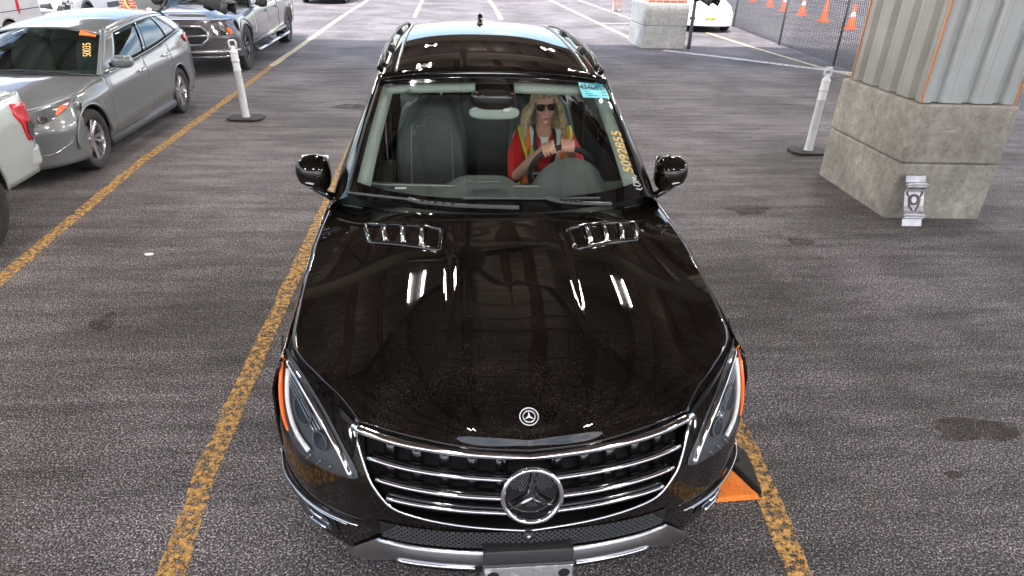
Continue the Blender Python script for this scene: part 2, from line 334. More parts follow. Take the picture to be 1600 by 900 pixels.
# ---------------------------------------------------------------- wheels
def wheel(parent, x, y, r, rim, w, side, style='alloy', red=False, treads=0, name='wheel'):
    """tyre (the part) with rim and brake caliper as sub-parts; side=+1 faces +x"""
    g = MB(); hw = w / 2
    prof = [(rim * .98, -hw * .72), (rim * 1.04, -hw * .85), (r * .86, -hw), (r * .95, -hw * .95), (r * .99, -hw * .78), (r, -hw * .4), (r, hw * .4), (r * .99, hw * .78), (r * .95, hw * .95), (r * .86, hw), (rim * 1.04, hw * .85), (rim * .98, hw * .72)]
    g.lathe([(a, b) for a, b in prof], 48, 'x', (x, y, r))
    if treads:
        for k in range(treads):
            t = 2 * math.pi * k / treads
            for sgn in (-1, 1):
                tt = t + (math.pi / treads if sgn > 0 else 0); mr = Matrix.Rotation(tt, 3, 'X'); q = MB().box((sgn * hw * .42 - hw * .36, -r * .055, r * .985), (sgn * hw * .42 + hw * .5 * (1 if sgn > 0 else .72), r * .055, r * 1.035)); q.map(lambda v: mr @ v + Vector((x, y, r))); g.add(q.v, q.f)
    else:
        for k in (-.5, 0, .5): g.lathe([(r * 1.003, k * hw - .012), (r * 1.003, k * hw + .012)], 48, 'x', (x, y, r))
    tyre = g.build(name, 'rubber', parent, auto=40)
    h = MB(); xo = x + side * hw * .80
    h.lathe([(rim, xo - x), (rim * .96, xo - x - side * .012), (rim * .93, xo - x - side * .03), (rim * .9, xo - x - side * .13)], 40, 'x', (x, y, r))
    h.lathe([(.001, xo - x - side * .035), (rim * .2, xo - x - side * .04), (rim * .24, xo - x - side * .06)], 20, 'x', (x, y, r))
    ns = {'alloy': 10, 'steel': 8, 'dark': 8, 'five': 5}[style]
    for k in range(ns):
        t = 2 * math.pi * k / ns + .2; wd = rim * (.075 if style == 'alloy' else .13)
        if style == 'alloy': t += (.11 if k % 2 else -.11)
        ct, st = math.cos(t), math.sin(t); px = Vector((0, -st, ct)) * wd; d = Vector((0, ct, st)); a = Vector((xo - side * .045, y, r)) + d * rim * .15; b = Vector((xo - side * .018, y, r)) + d * rim * .95; dx = Vector((side * .02, 0, 0))
        h.add([a - px * .9, a + px * .9, b + px * 1.1, b - px * 1.1, a - px * .4 + dx, a + px * .4 + dx, b + px * .5 + dx * .6, b - px * .5 + dx * .6], [(0, 1, 5, 4), (1, 2, 6, 5), (2, 3, 7, 6), (3, 0, 4, 7), (4, 5, 6, 7), (3, 2, 1, 0)])
    h.build('rim', 'alloy' if style in ('alloy', 'five') else ('white_plastic' if style == 'steel' else 'darkmetal'), tyre, auto=35)
    b = MB(); b.lathe([(.001, xo - x - side * .075), (rim * .72, xo - x - side * .075), (rim * .72, xo - x - side * .09)], 30, 'x', (x, y, r)); b.build('brake_disc', 'darkmetal', tyre)
    if red: q = MB(); q.box((xo - side * .07 - .018, y - rim * .72, r - rim * .42), (xo - side * .07 + .018, y - rim * .38, r + rim * .42)); q.build('brake_caliper', 'brake_red', tyre, bevel=.01)
    return tyre

# ---------------------------------------------------------------- generic car shell
class Shell:
    """S: dict with  W half width, L, plan (front corner curve x->y), rplan, top (hood/belt edge y->(x,z)), sill, arches [(y,r)], axle radius"""
    def __init__(s, S, root, paint): s.S = S; s.root = root; s.paint = paint
    def sx(s, y, z):
        S = s.S; zt = s.topz(y); xt = s.topx(y)
        # width by height: tucked at sill, fullest two thirds up, easing in to the top edge
        u = (z - S['sill']) / max(zt - S['sill'], .01); full = itp(y, S['full'])
        low = full - S.get('tuck', .05)
        base = sitp(u, [(-.5, low - .03), (0, low), (.35, full - .006), (.62, full), (.86, full - (full - xt) * .35), (1.0, xt)])
        for (zc, dz, am) in S.get('crease', []): base += am * math.exp(-((z - zc - (y - S['L'] / 2) * .03) / dz) ** 2)
        return base
    def topz(s, y): return sitp(y, s.S['topz'])
    def topx(s, y): return sitp(y, s.S['topx'])
    def bot(s, y):
        S = s.S; z = S['sill']
        for a, r in S['arches']:
            d = abs(y - a)
            if d < r: z = max(z, S['axz'] + math.sqrt(r * r - d * d) * S.get('archh', 1.0))
        return z
    def side(s, name, y0, y1, sgn, part_mat=None, nz=14, solid=.012, n=None):
        if callable(y0): return s.side_from(name, y0, y1, sgn, part_mat, solid)
        n = n or max(6, int((y1 - y0) / .035)); cols = []
        for i in range(n):
            y = y0 + (y1 - y0) * i / (n - 1); zb, zt = s.bot(y), s.topz(y)
            cols.append([(sgn * s.sx(y, zb + (zt - zb) * k / nz), y, zb + (zt - zb) * k / nz) for k in range(nz + 1)])
        g = MB().grid(cols, flip=(sgn > 0)); return g.build(name, part_mat or s.paint, s.root, solid=solid)
    def side_from(s, name, yf, y1, sgn, part_mat, solid):
        cols = []; ya = yf(.6)
        for i in range(31):
            c = []
            for k in range(17):
                y = ya + (y1 - ya) * i / 30
                for _ in range(3): z = s.bot(y) + (s.topz(y) - s.bot(y)) * k / 16; y = yf(z) + (y1 - yf(z)) * i / 30
                c.append((sgn * s.sx(y, z), y, z))
            cols.append(c)
        return MB().grid(cols, flip=(sgn > 0)).build(name, part_mat or s.paint, s.root, solid=solid)
    # greenhouse
    def G(s, a, t, sgn, off=0):
        S = s.S; yA = S['A'][0] + (S['A'][1] - S['A'][0]) * t; yD = S['D'][0] + (S['D'][1] - S['D'][0]) * t; y = yA + (yD - yA) * a
        zb = s.topz(y); zt = sitp(y, S['roofz']); tt = t; z = zb + (zt - zb) * tt
        xb = s.topx(y) - .015; xt = sitp(y, S['roofx']); x = xb + (xt - xb) * tt + .025 * math.sin(math.pi * tt) + off
        return (sgn * x, y, z + off * .35)
    def gpatch(s, name, a0, a1, t0, t1, sgn, m, parent=None, off=0, n=14, nt=8, solid=.008, tilt=(0, 0), rnd=0):
        rows = []
        for i in range(n + 1):
            r = []
            for k in range(nt + 1):
                u, v = i / n, k / nt; t = t0 + (t1 - t0) * v; aa0 = a0 + tilt[0] * v; aa1 = a1 + tilt[1] * v; a = aa0 + (aa1 - aa0) * u; r.append(s.G(a, t, sgn, off))
            rows.append(r)
        return MB().grid(rows, flip=(sgn > 0)).build(name, m, parent or s.root, solid=solid)
    def greenhouse(s, wins, t0=.07, t1=.9, frame=None, glassm='tint', pillar='gloss_black'):
        for sgn in (-1, 1):
            s.gpatch('window_trim', 0, 1, 0, t0, sgn, 'gloss_black', nt=2, n=30)
            s.gpatch('roof_side', 0, 1, t1, 1, sgn, s.paint, nt=3, n=30)
            edges = [0] + [e for w in wins for e in w[:2]] + [1]
            for i in range(0, len(edges), 2):
                a0, a1 = edges[i], edges[i + 1]
                tl0 = wins[i // 2 - 1][3] if i > 0 else 0; tl1 = wins[i // 2][2] if i // 2 < len(wins) else 0
                s.gpatch('pillar', a0, a1, t0, t1, sgn, s.paint if i == 0 or i == len(edges) - 2 else pillar, n=6, tilt=(tl0, tl1))
            for w in wins: s.gpatch('side_window', w[0], w[1], t0, t1, sgn, glassm, off=-.006, tilt=(w[2], w[3]), solid=.004)
    def roof(s, y0, y1, m=None, name='roof', crown=.05, n=24):
        rows = []
        for i in range(n + 1):
            y = y0 + (y1 - y0) * i / n; xr = sitp(y, s.S['roofx']); zr = sitp(y, s.S['roofz'])
            rows.append([(x * xr, y, zr + crown * (1 - abs(x) ** 2.4)) for x in [k / 8 - 1 for k in range(17)]])
        return MB().grid(rows, flip=True).build(name, m or s.paint, s.root, solid=.01)
def bandsurf(f, x0, x1, z0, z1, nx=24, nz=10, off=0):
    return [[f(x0 + (x1 - x0) * i / nx, z0 + (z1 - z0) * k / nz, off) for k in range(nz + 1)] for i in range(nx + 1)]
def screen_rows(basef, topf, n=10, m=12, bow=.02):
    rows = []
    for i in range(n + 1):
        t = i / n; r = []
        for k in range(2 * m + 1):
            u = k / m - 1; a = Vector(basef(u)); b = Vector(topf(u)); p = a.lerp(b, t); p.z += bow * math.sin(math.pi * t) * 1; p.y -= bow * .6 * math.sin(math.pi * t); r.append(tuple(p))
        rows.append(r)
    return rows

# ================================================================ black SUV in the middle
suv = empty('suv', 'glossy black SUV filling the foreground, seen from above its star grille', 'car')
SV = dict(L=4.80, sill=.30, axz=.375, arches=[(.90, .435), (3.81, .435)], tuck=.045,
          full=[(.3, .955), (.6, .962), (3.9, .963), (4.4, .95), (4.8, .88)],
          topz=[(.45, .93), (.58, .968), (.82, 1.02), (1.1, 1.052), (1.4, 1.072), (1.9, 1.075), (2.4, 1.085), (3.2, 1.10), (4.0, 1.13), (4.7, 1.15)],
          topx=[(.45, .925), (.58, .905), (.82, .902), (1.1, .916), (1.4, .928), (1.9, .945), (2.4, .935), (3.2, .935), (4.0, .93), (4.7, .88)],
          crease=[(.88, .035, .006), (.45, .05, .008)],
          A=(1.80, 2.46), D=(4.66, 4.32), roofz=[(2.2, 1.675), (2.5, 1.715), (3.0, 1.755), (3.6, 1.775), (4.2, 1.77), (4.7, 1.73)],
          roofx=[(2.2, .665), (2.6, .672), (3.4, .665), (4.2, .64), (4.7, .60)])
sh = Shell(SV, suv, 'black_paint')
for sg in (-1, 1):
    sh.side('fender', .50, 1.60, sg); fd = sh.side('front_door', 1.606, 2.62, sg); rd = sh.side('rear_door', 2.626, 3.58, sg); sh.side('quarter_panel', 3.586, 4.72, sg)
    for d, y in ((fd, 2.45), (rd, 3.42)):
        h = MB(); x = sh.sx(y, .93); h.tube([(sg * x, y - .1, .925), (sg * (x + .035), y - .08, .93), (sg * (x + .038), y + .07, .935), (sg * x, y + .09, .935)], .013, 8); h.build('handle', 'gloss_black', d)
    for y in (.90, 3.81): wheel(suv, sg * .845, y, .375, .27, .255, sg, 'five')
    q = MB(); q.box((sg * .60, .48, .74) if sg > 0 else (-.90, .48, .74), (.90, 1.34, .80) if sg > 0 else (-.60, 1.34, .80)); q.build('wheel_liner', 'plastic', suv)
sh.greenhouse([(.07, .375, .0, -.0), (.395, .70, 0, 0), (.72, .90, .0, -.03)], glassm='clearside')
sh.roof(2.265, 4.66, crown=.05)
# --- hood
hood_rows = [
 [(0, .045, .872), (.2, .062, .88), (.4, .115, .895), (.575, .19, .903)],
 [(0, .11, .945), (.21, .125, .95), (.42, .19, .95), (.650, .285, .936)],
 [(0, .27, 1.005), (.22, .285, 1.008), (.46, .33, 1.0), (.742, .385, .962)],
 [(0, .50, 1.055), (.23, .51, 1.058), (.52, .53, 1.045), (.866, .565, .980)],
 [(0, .78, 1.102), (.25, .78, 1.105), (.54, .79, 1.09), (.892, .81, 1.024)],
 [(0, 1.05, 1.142), (.26, 1.05, 1.145), (.56, 1.065, 1.125), (.906, 1.10, 1.057)],
 [(0, 1.25, 1.168), (.26, 1.26, 1.168), (.57, 1.32, 1.145), (.919, 1.44, 1.078)],
 [(0, 1.405, 1.188), (.26, 1.425, 1.187), (.56, 1.54, 1.165), (.935, 1.93, 1.070)]]
hg = surf(hood_rows, 90, 60)
def dome(p):
    x, y, z = p; a = 1 / (1 + math.exp((x - .262) / .006)); k = min(max((y - .42) / .35, 0), 1) * min(max((1.42 - y) / .3, 0), 1)
    b = 1 / (1 + math.exp((x - .262 - .0) / .05))
    return (x, y, z + .010 * k * a + .004 * k * b)
hg = [[dome(p) for p in r] for r in hg]
hm = MB().grid(hg, flip=True); hm.mirror()
# vents sit in shallow openings of the hood
VQ = [(.30, 1.27), (.31, 1.07), (.635, 1.215), (.685, 1.43)]
hood = hm.build('hood', ['black_paint', 'void'], suv, solid=.005); hood.modifiers['solid'].material_offset_rim = 1
bvh = BVHTree.FromPolygons([Vector(v) for v in hm.v], hm.f)
def drape(x, y, off=0):
    h = bvh.ray_cast(Vector((x, y, 3)), Vector((0, 0, -1)))
    if h[0] is None: return (x, y, 1.1 + off)
    nn = h[1] if h[1].z > 0 else -h[1]; return tuple(h[0] + nn * off)
def vq(u, v):
    a, b, c, d = [np.array(q) for q in VQ]; return (a * (1 - u) + d * u) * (1 - v) + (b * (1 - u) + c * u) * v
for sg in (-1, 1):
    D = lambda u, v, off=0: (lambda q: (lambda r: (sg * r[0], r[1], r[2]))(drape(q[0], q[1], off)))(vq(u, v))
    fr = MB()
    ring = [(.03, .0), (.97, 0), (1, .1), (1, .9), (.97, 1), (.03, 1), (0, .9), (0, .1)]
    path = []
    for i in range(8):
        a, b = ring[i], ring[(i + 1) % 8]
        for k in range(5): path.append(D(a[0] + (b[0] - a[0]) * k / 5, a[1] + (b[1] - a[1]) * k / 5, .006))
    fr.tube(path, .011, 8, closed=True); v = fr.build('hood_vent', 'gloss_black', suv)
    mb_ = MB().grid([[D(i / 16, k / 8, .004) for k in range(9)] for i in range(17)], flip=(sg > 0)); mb_.build('mesh_insert', mat('vent_mesh', (.012, .016, .024), .85, spec=.12) if sg < 0 else bpy.data.materials['vent_mesh'], v)
    for u in (.25, .5, .75):
        s = MB(); s.tube([D(u, k / 8, .007 + .012 * math.sin(math.pi * k / 8)) for k in range(9)], .013, 8, flat=.5); s.build('slat', 'chrome', v)
# --- front surface of the bumper
PX = [0, .2, .4, .58, .7, .8, .88, .93, .955, .964]; PYv = [0, .012, .045, .112, .185, .265, .355, .435, .515, .66]
def F0(x, z):
    ax = abs(x); T_ = list(zip(PX, PYv)); y = .5 * sitp(ax, T_) + .25 * (sitp(ax + .03, T_) + sitp(max(ax - .03, 0), T_))
    return y + max(z - .72, 0) * .35 * (1 + 1.3 * (ax / .9) ** 4) + max(.50 - z, 0) * .22
def F(x, z, off=0):
    y = F0(x, z); e = .01; nx = (F0(x + e, z) - F0(x - e, z)) / (2 * e); nz_ = (F0(x, z + e) - F0(x, z - e)) / (2 * e); n = Vector((nx, -1, nz_)).normalized()
    return tuple(Vector((x, y, z)) + n * off)
def FM(x, z, off=0): p = F(-x, z, off); return p
XG = [(.56, .40), (.60, .45), (.635, .475), (.68, .52), (.78, .56), (.88, .588), (.99, .60)]
ZT = [(.55, .868), (.585, .885), (.66, .93), (.74, .953), (.81, .966), (.875, .974), (.93, .955), (.97, .93)]
bp = MB(); rows = []
for i in range(41):
    u = i / 40; r = []
    for k in range(25):
        v = k / 24; z = .565 + .41 * v; x = itp(z, XG) * (1 - u) + .962 * u; zt = itp(x, ZT); z = .565 + (zt - .565) * v; x = itp(z, XG) * (1 - u) + .962 * u; r.append(F(x, z))
    rows.append(r)
bp.grid(rows)
zl = lambda x: sitp(x, [(0, .557), (.24, .58), (.40, .602), (.46, .61), (.6, .60), (.97, .60)])
rows = []
for i in range(61):
    x = .962 * i / 60; r = []
    for k in range(21):
        z = .285 + (zl(x) - .285) * k / 20
        # lower air opening stays a shallow shelf
        r.append(F(x * (1 - .05 * max(.45 - z, 0) / .16), z))
    rows.append(r)
bp.grid(rows); bp.mirror(); bumper = bp.build('front_bumper', 'black_paint', suv)
# filler under the hood's front edge
fl = MB(); c1 = [(.575, .19, .897), (.61, .235, .916), (.650, .285, .930), (.742, .385, .957), (.81, .48, .969), (.868, .565, .976)]; c2 = [(.600, .125, .80), (.63, .17, .845), (.685, .235, .89), (.745, .32, .93), (.81, .43, .957), (.872, .56, .974)]
fl.grid([[tuple(Vector(a).lerp(Vector(b), k / 6)) for k in range(7)] for a, b in zip(spl(c1, 20), spl(c2, 20))]); fl.build('hood_seal', 'gloss_black', suv); fl2 = MB(); fl2.v = [(-x, y, z) for x, y, z in fl.v]; fl2.f = [f[::-1] for f in fl.f]; fl2.m = list(fl.m); fl2.build('hood_seal', 'gloss_black', suv)
# --- grille
gr = MB(); gr.grid([[F(-.6 + 1.2 * i / 40, .55 + .35 * k / 12, -.075) for k in range(13)] for i in range(41)]); grille = gr.build('grille', 'void', suv)
def bar(zc, xe, name, m, w=.012, off=0, d=.0, n=41, drop=.028, parent=grille, flat=.8, thick=None):
    b = MB(); b.tube([F(x, zc - drop * (1 - (abs(x) / xe) ** 1.08), off) for x in [-xe + 2 * xe * i / (n - 1) for i in range(n)]], w, 10, flat=flat, up=(0, .3, 1)); return b.build(name, m, parent)
bar(.887, .595, 'grille_surround', 'chrome', .020, .004, drop=.034, flat=.75)
for z, xe in ((.806, .545), (.742, .52), (.675, .485)):
    bar(z, xe, 'grille_bar', 'gloss_black', .021, -.022, drop=.030, flat=.5); bar(z - .004, xe, 'chrome_bar', 'chrome', .0125, .002, drop=.030, flat=.75)
for zt_, zb_, xe in ((.868, .815, .55), (.80, .75, .53), (.735, .685, .50)):
    for k in range(-5, 6):
        x = k * .098
        if abs(x) < .05 or abs(x) > xe: continue
        fb = MB(); dz = -.03 * (1 - abs(x) / xe); q = [F(x - .02, zb_ + dz, -.03), F(x + .02, zb_ + dz, -.03), F(x + .014, zt_ + dz, -.03), F(x - .014, zt_ + dz, -.03), F(x - .02, zb_ + dz, -.07), F(x + .02, zb_ + dz, -.07), F(x + .014, zt_ + dz, -.07), F(x - .014, zt_ + dz, -.07)]
        fb.add(q, [(0, 1, 2, 3), (4, 7, 6, 5), (0, 4, 5, 1), (1, 5, 6, 2), (2, 6, 7, 3), (3, 7, 4, 0)]); fb.build('grille_fin', 'gloss_black', grille)
fr = MB(); pts = [(.60, .885), (.578, .82), (.545, .73), (.505, .66), (.46, .622), (.36, .598), (.24, .581), (.12, .568), (0, .558)]
path = [F(x, z, .003) for x, z in [tuple(p) for p in spl(pts, 30)]]; path = path + [(-p[0], p[1], p[2]) for p in reversed(path[:-1])]
fr.tube(path, .0055, 8); fr.build('grille_frame', 'chrome', grille)
# --- star badge on the grille
def star(parent, c, rad, tilt, name, depth=.02, plate='gloss_black', ringm='chrome'):
    U = Vector((1, 0, 0)); V = Vector((0, math.sin(tilt), math.cos(tilt))); N = Vector((0, -math.cos(tilt), math.sin(tilt))); c = Vector(c); P = lambda a, b, d: c + U * a + V * b + N * d
    b = MB(); k = 40; b.add([P(0, 0, -.004)] + [P(rad * math.cos(2 * math.pi * i / k), rad * math.sin(2 * math.pi * i / k), -.012) for i in range(k)] , [(0, 1 + i, 1 + (i + 1) % k) for i in range(k)])
    bd = b.build(name, plate, parent)
    r = MB(); r.tube([P(rad * math.cos(2 * math.pi * i / 48), rad * math.sin(2 * math.pi * i / 48), depth * .3) for i in range(48)], rad * .085, 8, closed=True); r.build('ring', ringm, bd)
    s = MB()
    for a in range(3):
        t = math.pi / 2 + a * 2 * math.pi / 3; tip = P(rad * .97 * math.cos(t), rad * .97 * math.sin(t), depth * .3); w = rad * .17
        l = P(w * math.cos(t + math.pi / 3), w * math.sin(t + math.pi / 3), 0); rr = P(w * math.cos(t - math.pi / 3), w * math.sin(t - math.pi / 3), 0); top = P(0, 0, depth)
        s.add([tip, l, top, rr], [(0, 1, 2), (0, 2, 3)])
    s.build('star', 'chrome' if ringm == 'chrome' else ringm, bd, smooth=False); return bd
sb = star(grille, (0, -.040, .765), .097, .22, 'star_badge', .03)
ph = MB()   # patterned plate behind the star: two raised panels of small cells and one below
for i in range(-9, 10):
    for j in range(-9, 10):
        a, b_ = i * .0098 + (j % 2) * .0049, j * .0085; rr = math.hypot(a, b_)
        if rr > .085 or rr < .03: continue
        ang = math.degrees(math.atan2(b_, a)) % 360
        if not (20 < ang < 78 or 102 < ang < 160 or (250 < ang < 290 and rr < .05)): continue
        c = Vector((0, -.040, .765)) + Vector((1, 0, 0)) * a + Vector((0, math.sin(.22), math.cos(.22))) * b_ + Vector((0, -math.cos(.22), math.sin(.22))) * (-.007)
        ph.tube([c, c + Vector((0, -.004, .001))], .0036, 6)
tag(ph.build('badge_pattern', 'bumpergrey', sb), None, None, kind='stuff')
# hood badge lying on the nose
hp = Vector(drape(0.0, .125, .006)); hn = (Vector(drape(0, .125, 1)) - Vector(drape(0, .125, 0))).normalized(); hb = MB(); hb.lathe([(.001, .001), (.031, .0015), (.033, -.002)], 32, 'z', (0, 0, 0)); rt = Matrix.Rotation(R(-38), 3, 'X').inverted()
rt = Vector((0, 0, 1)).rotation_difference(hn).to_matrix(); hb.map(lambda v: rt @ v + hp); hbo = hb.build('hood_badge', 'gloss_black', suv)
U = Vector((1, 0, 0)); V = rt @ Vector((0, 1, 0)); N = rt @ Vector((0, 0, 1)); r_ = MB()
for rad, w in ((.0315, .0018), (.0205, .0016)): r_.tube([hp + U * rad * math.cos(2 * math.pi * i / 36) + V * rad * math.sin(2 * math.pi * i / 36) + N * .002 for i in range(36)], w, 6, closed=True)
for a in range(3):
    t = math.pi / 2 + a * 2 * math.pi / 3; w = .0045; r_.add([hp + U * .02 * math.cos(t) + V * .02 * math.sin(t) + N * .002, hp + U * w * math.cos(t + 1.05) + V * w * math.sin(t + 1.05) + N * .002, hp + N * .005, hp + U * w * math.cos(t - 1.05) + V * w * math.sin(t - 1.05) + N * .002], [(0, 1, 2), (0, 2, 3)])
r_.build('badge_star', 'white_plastic', hbo, smooth=False)
# --- lower mesh, skid plate, camera, plate bracket
lo = MB(); lo.grid([[F(x * .52, .462 + (.085 + .008 * (1 - abs(x))) * k / 6, .004 - .0) for k in range(7)] for x in [i / 20 - 1 for i in range(41)]]); lg = lo.build('lower_grille', 'void', suv)
ml = MB(); st_ = .0125
def inlow(x, z): return abs(x) < .515 - max(z - .50, 0) * .9 and .466 < z < .553 + .003 * (1 - abs(x))
for sgn in (-1, 1):
    for k in range(-52, 53):
        seg = []
        for j in range(0, 9):
            z = .464 + j * .0112; x = k * .021 + sgn * (z - .5) * 1.1
            if inlow(x, z): seg.append(F(x, z, .009))
        if len(seg) > 1: ml.tube(seg, .0022, 4, cap=False)
ml.build('lattice', 'bumpergrey', lg)
sk = MB(); rows = []
for i in range(61):
    x = -.66 + 1.32 * i / 60; ax = abs(x); top = itp(ax, [(0, .455), (.50, .462), (.53, .455), (.60, .37), (.66, .285)]); bot = itp(ax, [(0, .36), (.44, .365), (.52, .31), (.60, .262), (.66, .262)])
    rows.append([F(x, bot + (top - bot) * k / 8, .008 + .022 * math.sin(math.pi * k / 8) * (1 if ax < .55 else .5)) for k in range(9)])
sk.grid(rows); skid = sk.build('skid_plate', 'satin', suv, solid=.006)
for s0, s1 in ((-.46, -.17), (.17, .46)):
    c = MB(); c.tube([F(s0 + (s1 - s0) * i / 12, .380, .030) for i in range(13)], .0105, 8, flat=.7); c.build('chrome_lip', 'chrome', skid)
pb = MB(); pb.box((-.162, -.060, .29), (.162, -.045, .455)); pbo = pb.build('plate_bracket', 'bumpergrey', suv, bevel=.004)
pc = MB(); pc.box((-.158, -.055, .456), (.158, .0, .508), Matrix.Rotation(R(-10), 3, 'X')); pc.build('bracket_shelf', 'plastic', pbo, bevel=.004)
M['platecover'] = mat('platecover', (.22, .22, .23), .12, 0, 1, var=(26, (.5, .5, .5), .52, .7), bump=(22, .9, .012))
pv = MB(); pv.box((-.156, -.068, .30), (.156, -.0605, .452)); pv.build('plate_cover', 'platecover', pbo, bevel=.006)
for sg in (-1, 1):
    q = MB(); q.lathe([(.001, -.071), (.02, -.0705), (.021, -.068)], 20, 'y', (sg * .125, 0, .415)); q.build('bracket_recess', 'void', pbo)
pk = MB(); pk.box((-.018, -.022, .538), (.018, .01, .562)); pko = pk.build('parking_camera', 'plastic', suv, bevel=.004); pl_ = MB(); pl_.lathe([(.001, -.028), (.008, -.026), (.009, -.02)], 14, 'y', (0, 0, .548)); pl_.build('camera_lens', 'satin', pko)
# --- chrome blades, fog lamps, headlights (each side its own part)
M['housing'] = mat('housing', (.075, .08, .09), .38, .25)
M['bulbglass'] = mat('bulbglass', (.03, .035, .045), .05, 0, 1)
for sg in (-1, 1):
    f = F if sg > 0 else FM
    for pts, w in (([(.95, .525), (.905, .497), (.80, .478), (.70, .484), (.60, .500)], .0085), ([(.93, .492), (.86, .466), (.74, .462), (.645, .476)], .006)):
        c = MB(); c.tube([f(p[0], p[1], .012) for p in spl(pts, 16)], [w * (1 - .5 * abs(i / 15 - .3)) for i in range(16)], 8, flat=.6); c.build('chrome_blade', 'chrome', suv)
    v, fc = blob(f, [(.875, .455), (.83, .355), (.71, .345), (.715, .44), (.80, .452)], .004, 5, 3); a = MB().add(v, fc); rc = a.build('fog_lamp', 'void', suv)
    v, fc = blob(f, [(.845, .440), (.815, .362), (.725, .365), (.735, .43)], .012, 4, 3); a = MB().add(v, fc); a.build('lamp_glass', 'bulbglass', rc)
    a = MB(); a.tube([f(.74 + .02 * i, .372 - .003 * i, .018) for i in range(5)], .007, 6); a.tube([f(.75 + .03 * i, .425, .018) for i in range(3)], .006, 6); a.build('lamp_reflector', 'chrome', rc)
    HL = [(.893, .968), (.908, .91), (.908, .83), (.888, .762), (.845, .715), (.77, .695), (.68, .698), (.585, .722), (.625, .793), (.68, .862), (.735, .915), (.80, .952), (.86, .968)]
    v, fc = blob(f, HL, .003, 8, 3); a = MB().add(v, fc); hl = a.build('headlight', 'housing', suv)
    sc = lambda p, k, c=(.79, .82): (c[0] + (p[0] - c[0]) * k, c[1] + (p[1] - c[1]) * k)
    # chrome spear along the inner edge
    IE = [(.60, .727), (.633, .79), (.687, .855), (.742, .905), (.805, .940), (.875, .953)]
    a = MB(); P = spl(IE, 24); a.tube([f(p[0] + .006, p[1] - .006, .010) for p in P], [.010 + .006 * math.sin(math.pi * i / 23) for i in range(24)], 8, flat=.4); a.build('chrome_spear', 'chrome', hl)
    # light guide, running down then hooking inward
    a = MB(); a.tube([f(p[0], p[1], .016) for p in spl([(.862, .930), (.866, .88), (.858, .825), (.825, .775), (.765, .740)], 22)], .0085, 8, flat=.6); a.build('light_guide', 'white_plastic', hl)
    a = MB(); a.tube([f(p[0], p[1], .020) for p in spl([(.886, .950), (.893, .90), (.892, .84), (.876, .785), (.852, .752)], 22)], [.004 + .006 * math.sin(math.pi * i / 21) for i in range(22)], 8, flat=.7); a.build('turn_lamp', 'amber', hl)
    for c, r0 in (((.795, .845), .036), ((.722, .790), .026)):
        a = MB(); v, fc = blob(f, circ(c, r0, 20), .012, 3); a.add(v, fc); pr = a.build('projector', 'bulbglass', hl)
        a = MB(); a.tube([f(q[0], q[1], .014) for q in circ(c, r0 * 1.06, 24)], .004, 6, closed=True); a.build('projector_ring', 'bumpergrey', hl)
    for j in range(5):
        a = MB(); q0 = .012 + .011 * j; P = spl([(p[0] + q0, p[1] - q0 * .9) for p in IE[2:]], 12); a.tube([f(p[0], p[1], .011) for p in P], .0022, 5); a.build('reflector_rib', 'chrome', hl)
    a = MB(); v, fc = blob(f, [(.83, .745), (.775, .728), (.765, .752), (.825, .772)], .014, 3); a.add(v, fc); a.build('side_lamp', 'satin', hl)
    for k in range(3):
        a = MB(); a.tube([f(.70 + .04 * k - .02 * i * .2, .71 + .004 * i, .012) for i in range(6)] , .0025, 5); a.build('lamp_rib', 'satin', hl)
    rows = None; v, fc = blob(lambda x, z, o: f(x, z, o + .006 * max(0, 1 - ((x - .79) / .19) ** 2 - ((z - .82) / .16) ** 2)), HL, .008, 10, 3); a = MB().add(v, fc); a.build('headlight_cover', 'lens', hl)
# --- cowl, windshield, pillars
WB = lambda u: (.785 * u, 1.44 + .19 * abs(u) ** 2.2, 1.190 + .022 * abs(u) ** 2)
WT = lambda u: (.650 * u, 2.235 + .06 * abs(u) ** 2.2, 1.718 - .038 * abs(u) ** 2)
def WS(u, t, off=0):
    a = Vector(WB(u)); b = Vector(WT(u)); p = a.lerp(b, t); n = Vector((0, -(b.z - a.z), (b.y - a.y))).normalized(); return tuple(p + n * (.03 * math.sin(math.pi * t) + off))
ws = MB().grid([[WS(i / 20 - 1, k / 14) for i in range(41)] for k in range(15)], flip=True).build('windshield', 'ws', suv)
def wsband(name, u0, u1, t0, t1, m, off, parent, n=20, k=4):
    if callable(t1): rows = [[WS(u0 + (u1 - u0) * i / n, t0 + (t1(u0 + (u1 - u0) * i / n) - t0) * j / k, off) for i in range(n + 1)] for j in range(k + 1)]
    else: rows = [[WS(u0 + (u1 - u0) * i / n, t0 + (t1 - t0) * j / k, off) for i in range(n + 1)] for j in range(k + 1)]
    return MB().grid(rows).build(name, m, parent)
wsband('frit_band', -1, 1, 0, lambda u: .085 + .035 * abs(u) ** 6, 'gloss_black', -.004, ws); wsband('frit_band', -1, 1, .955, 1, 'gloss_black', -.004, ws)
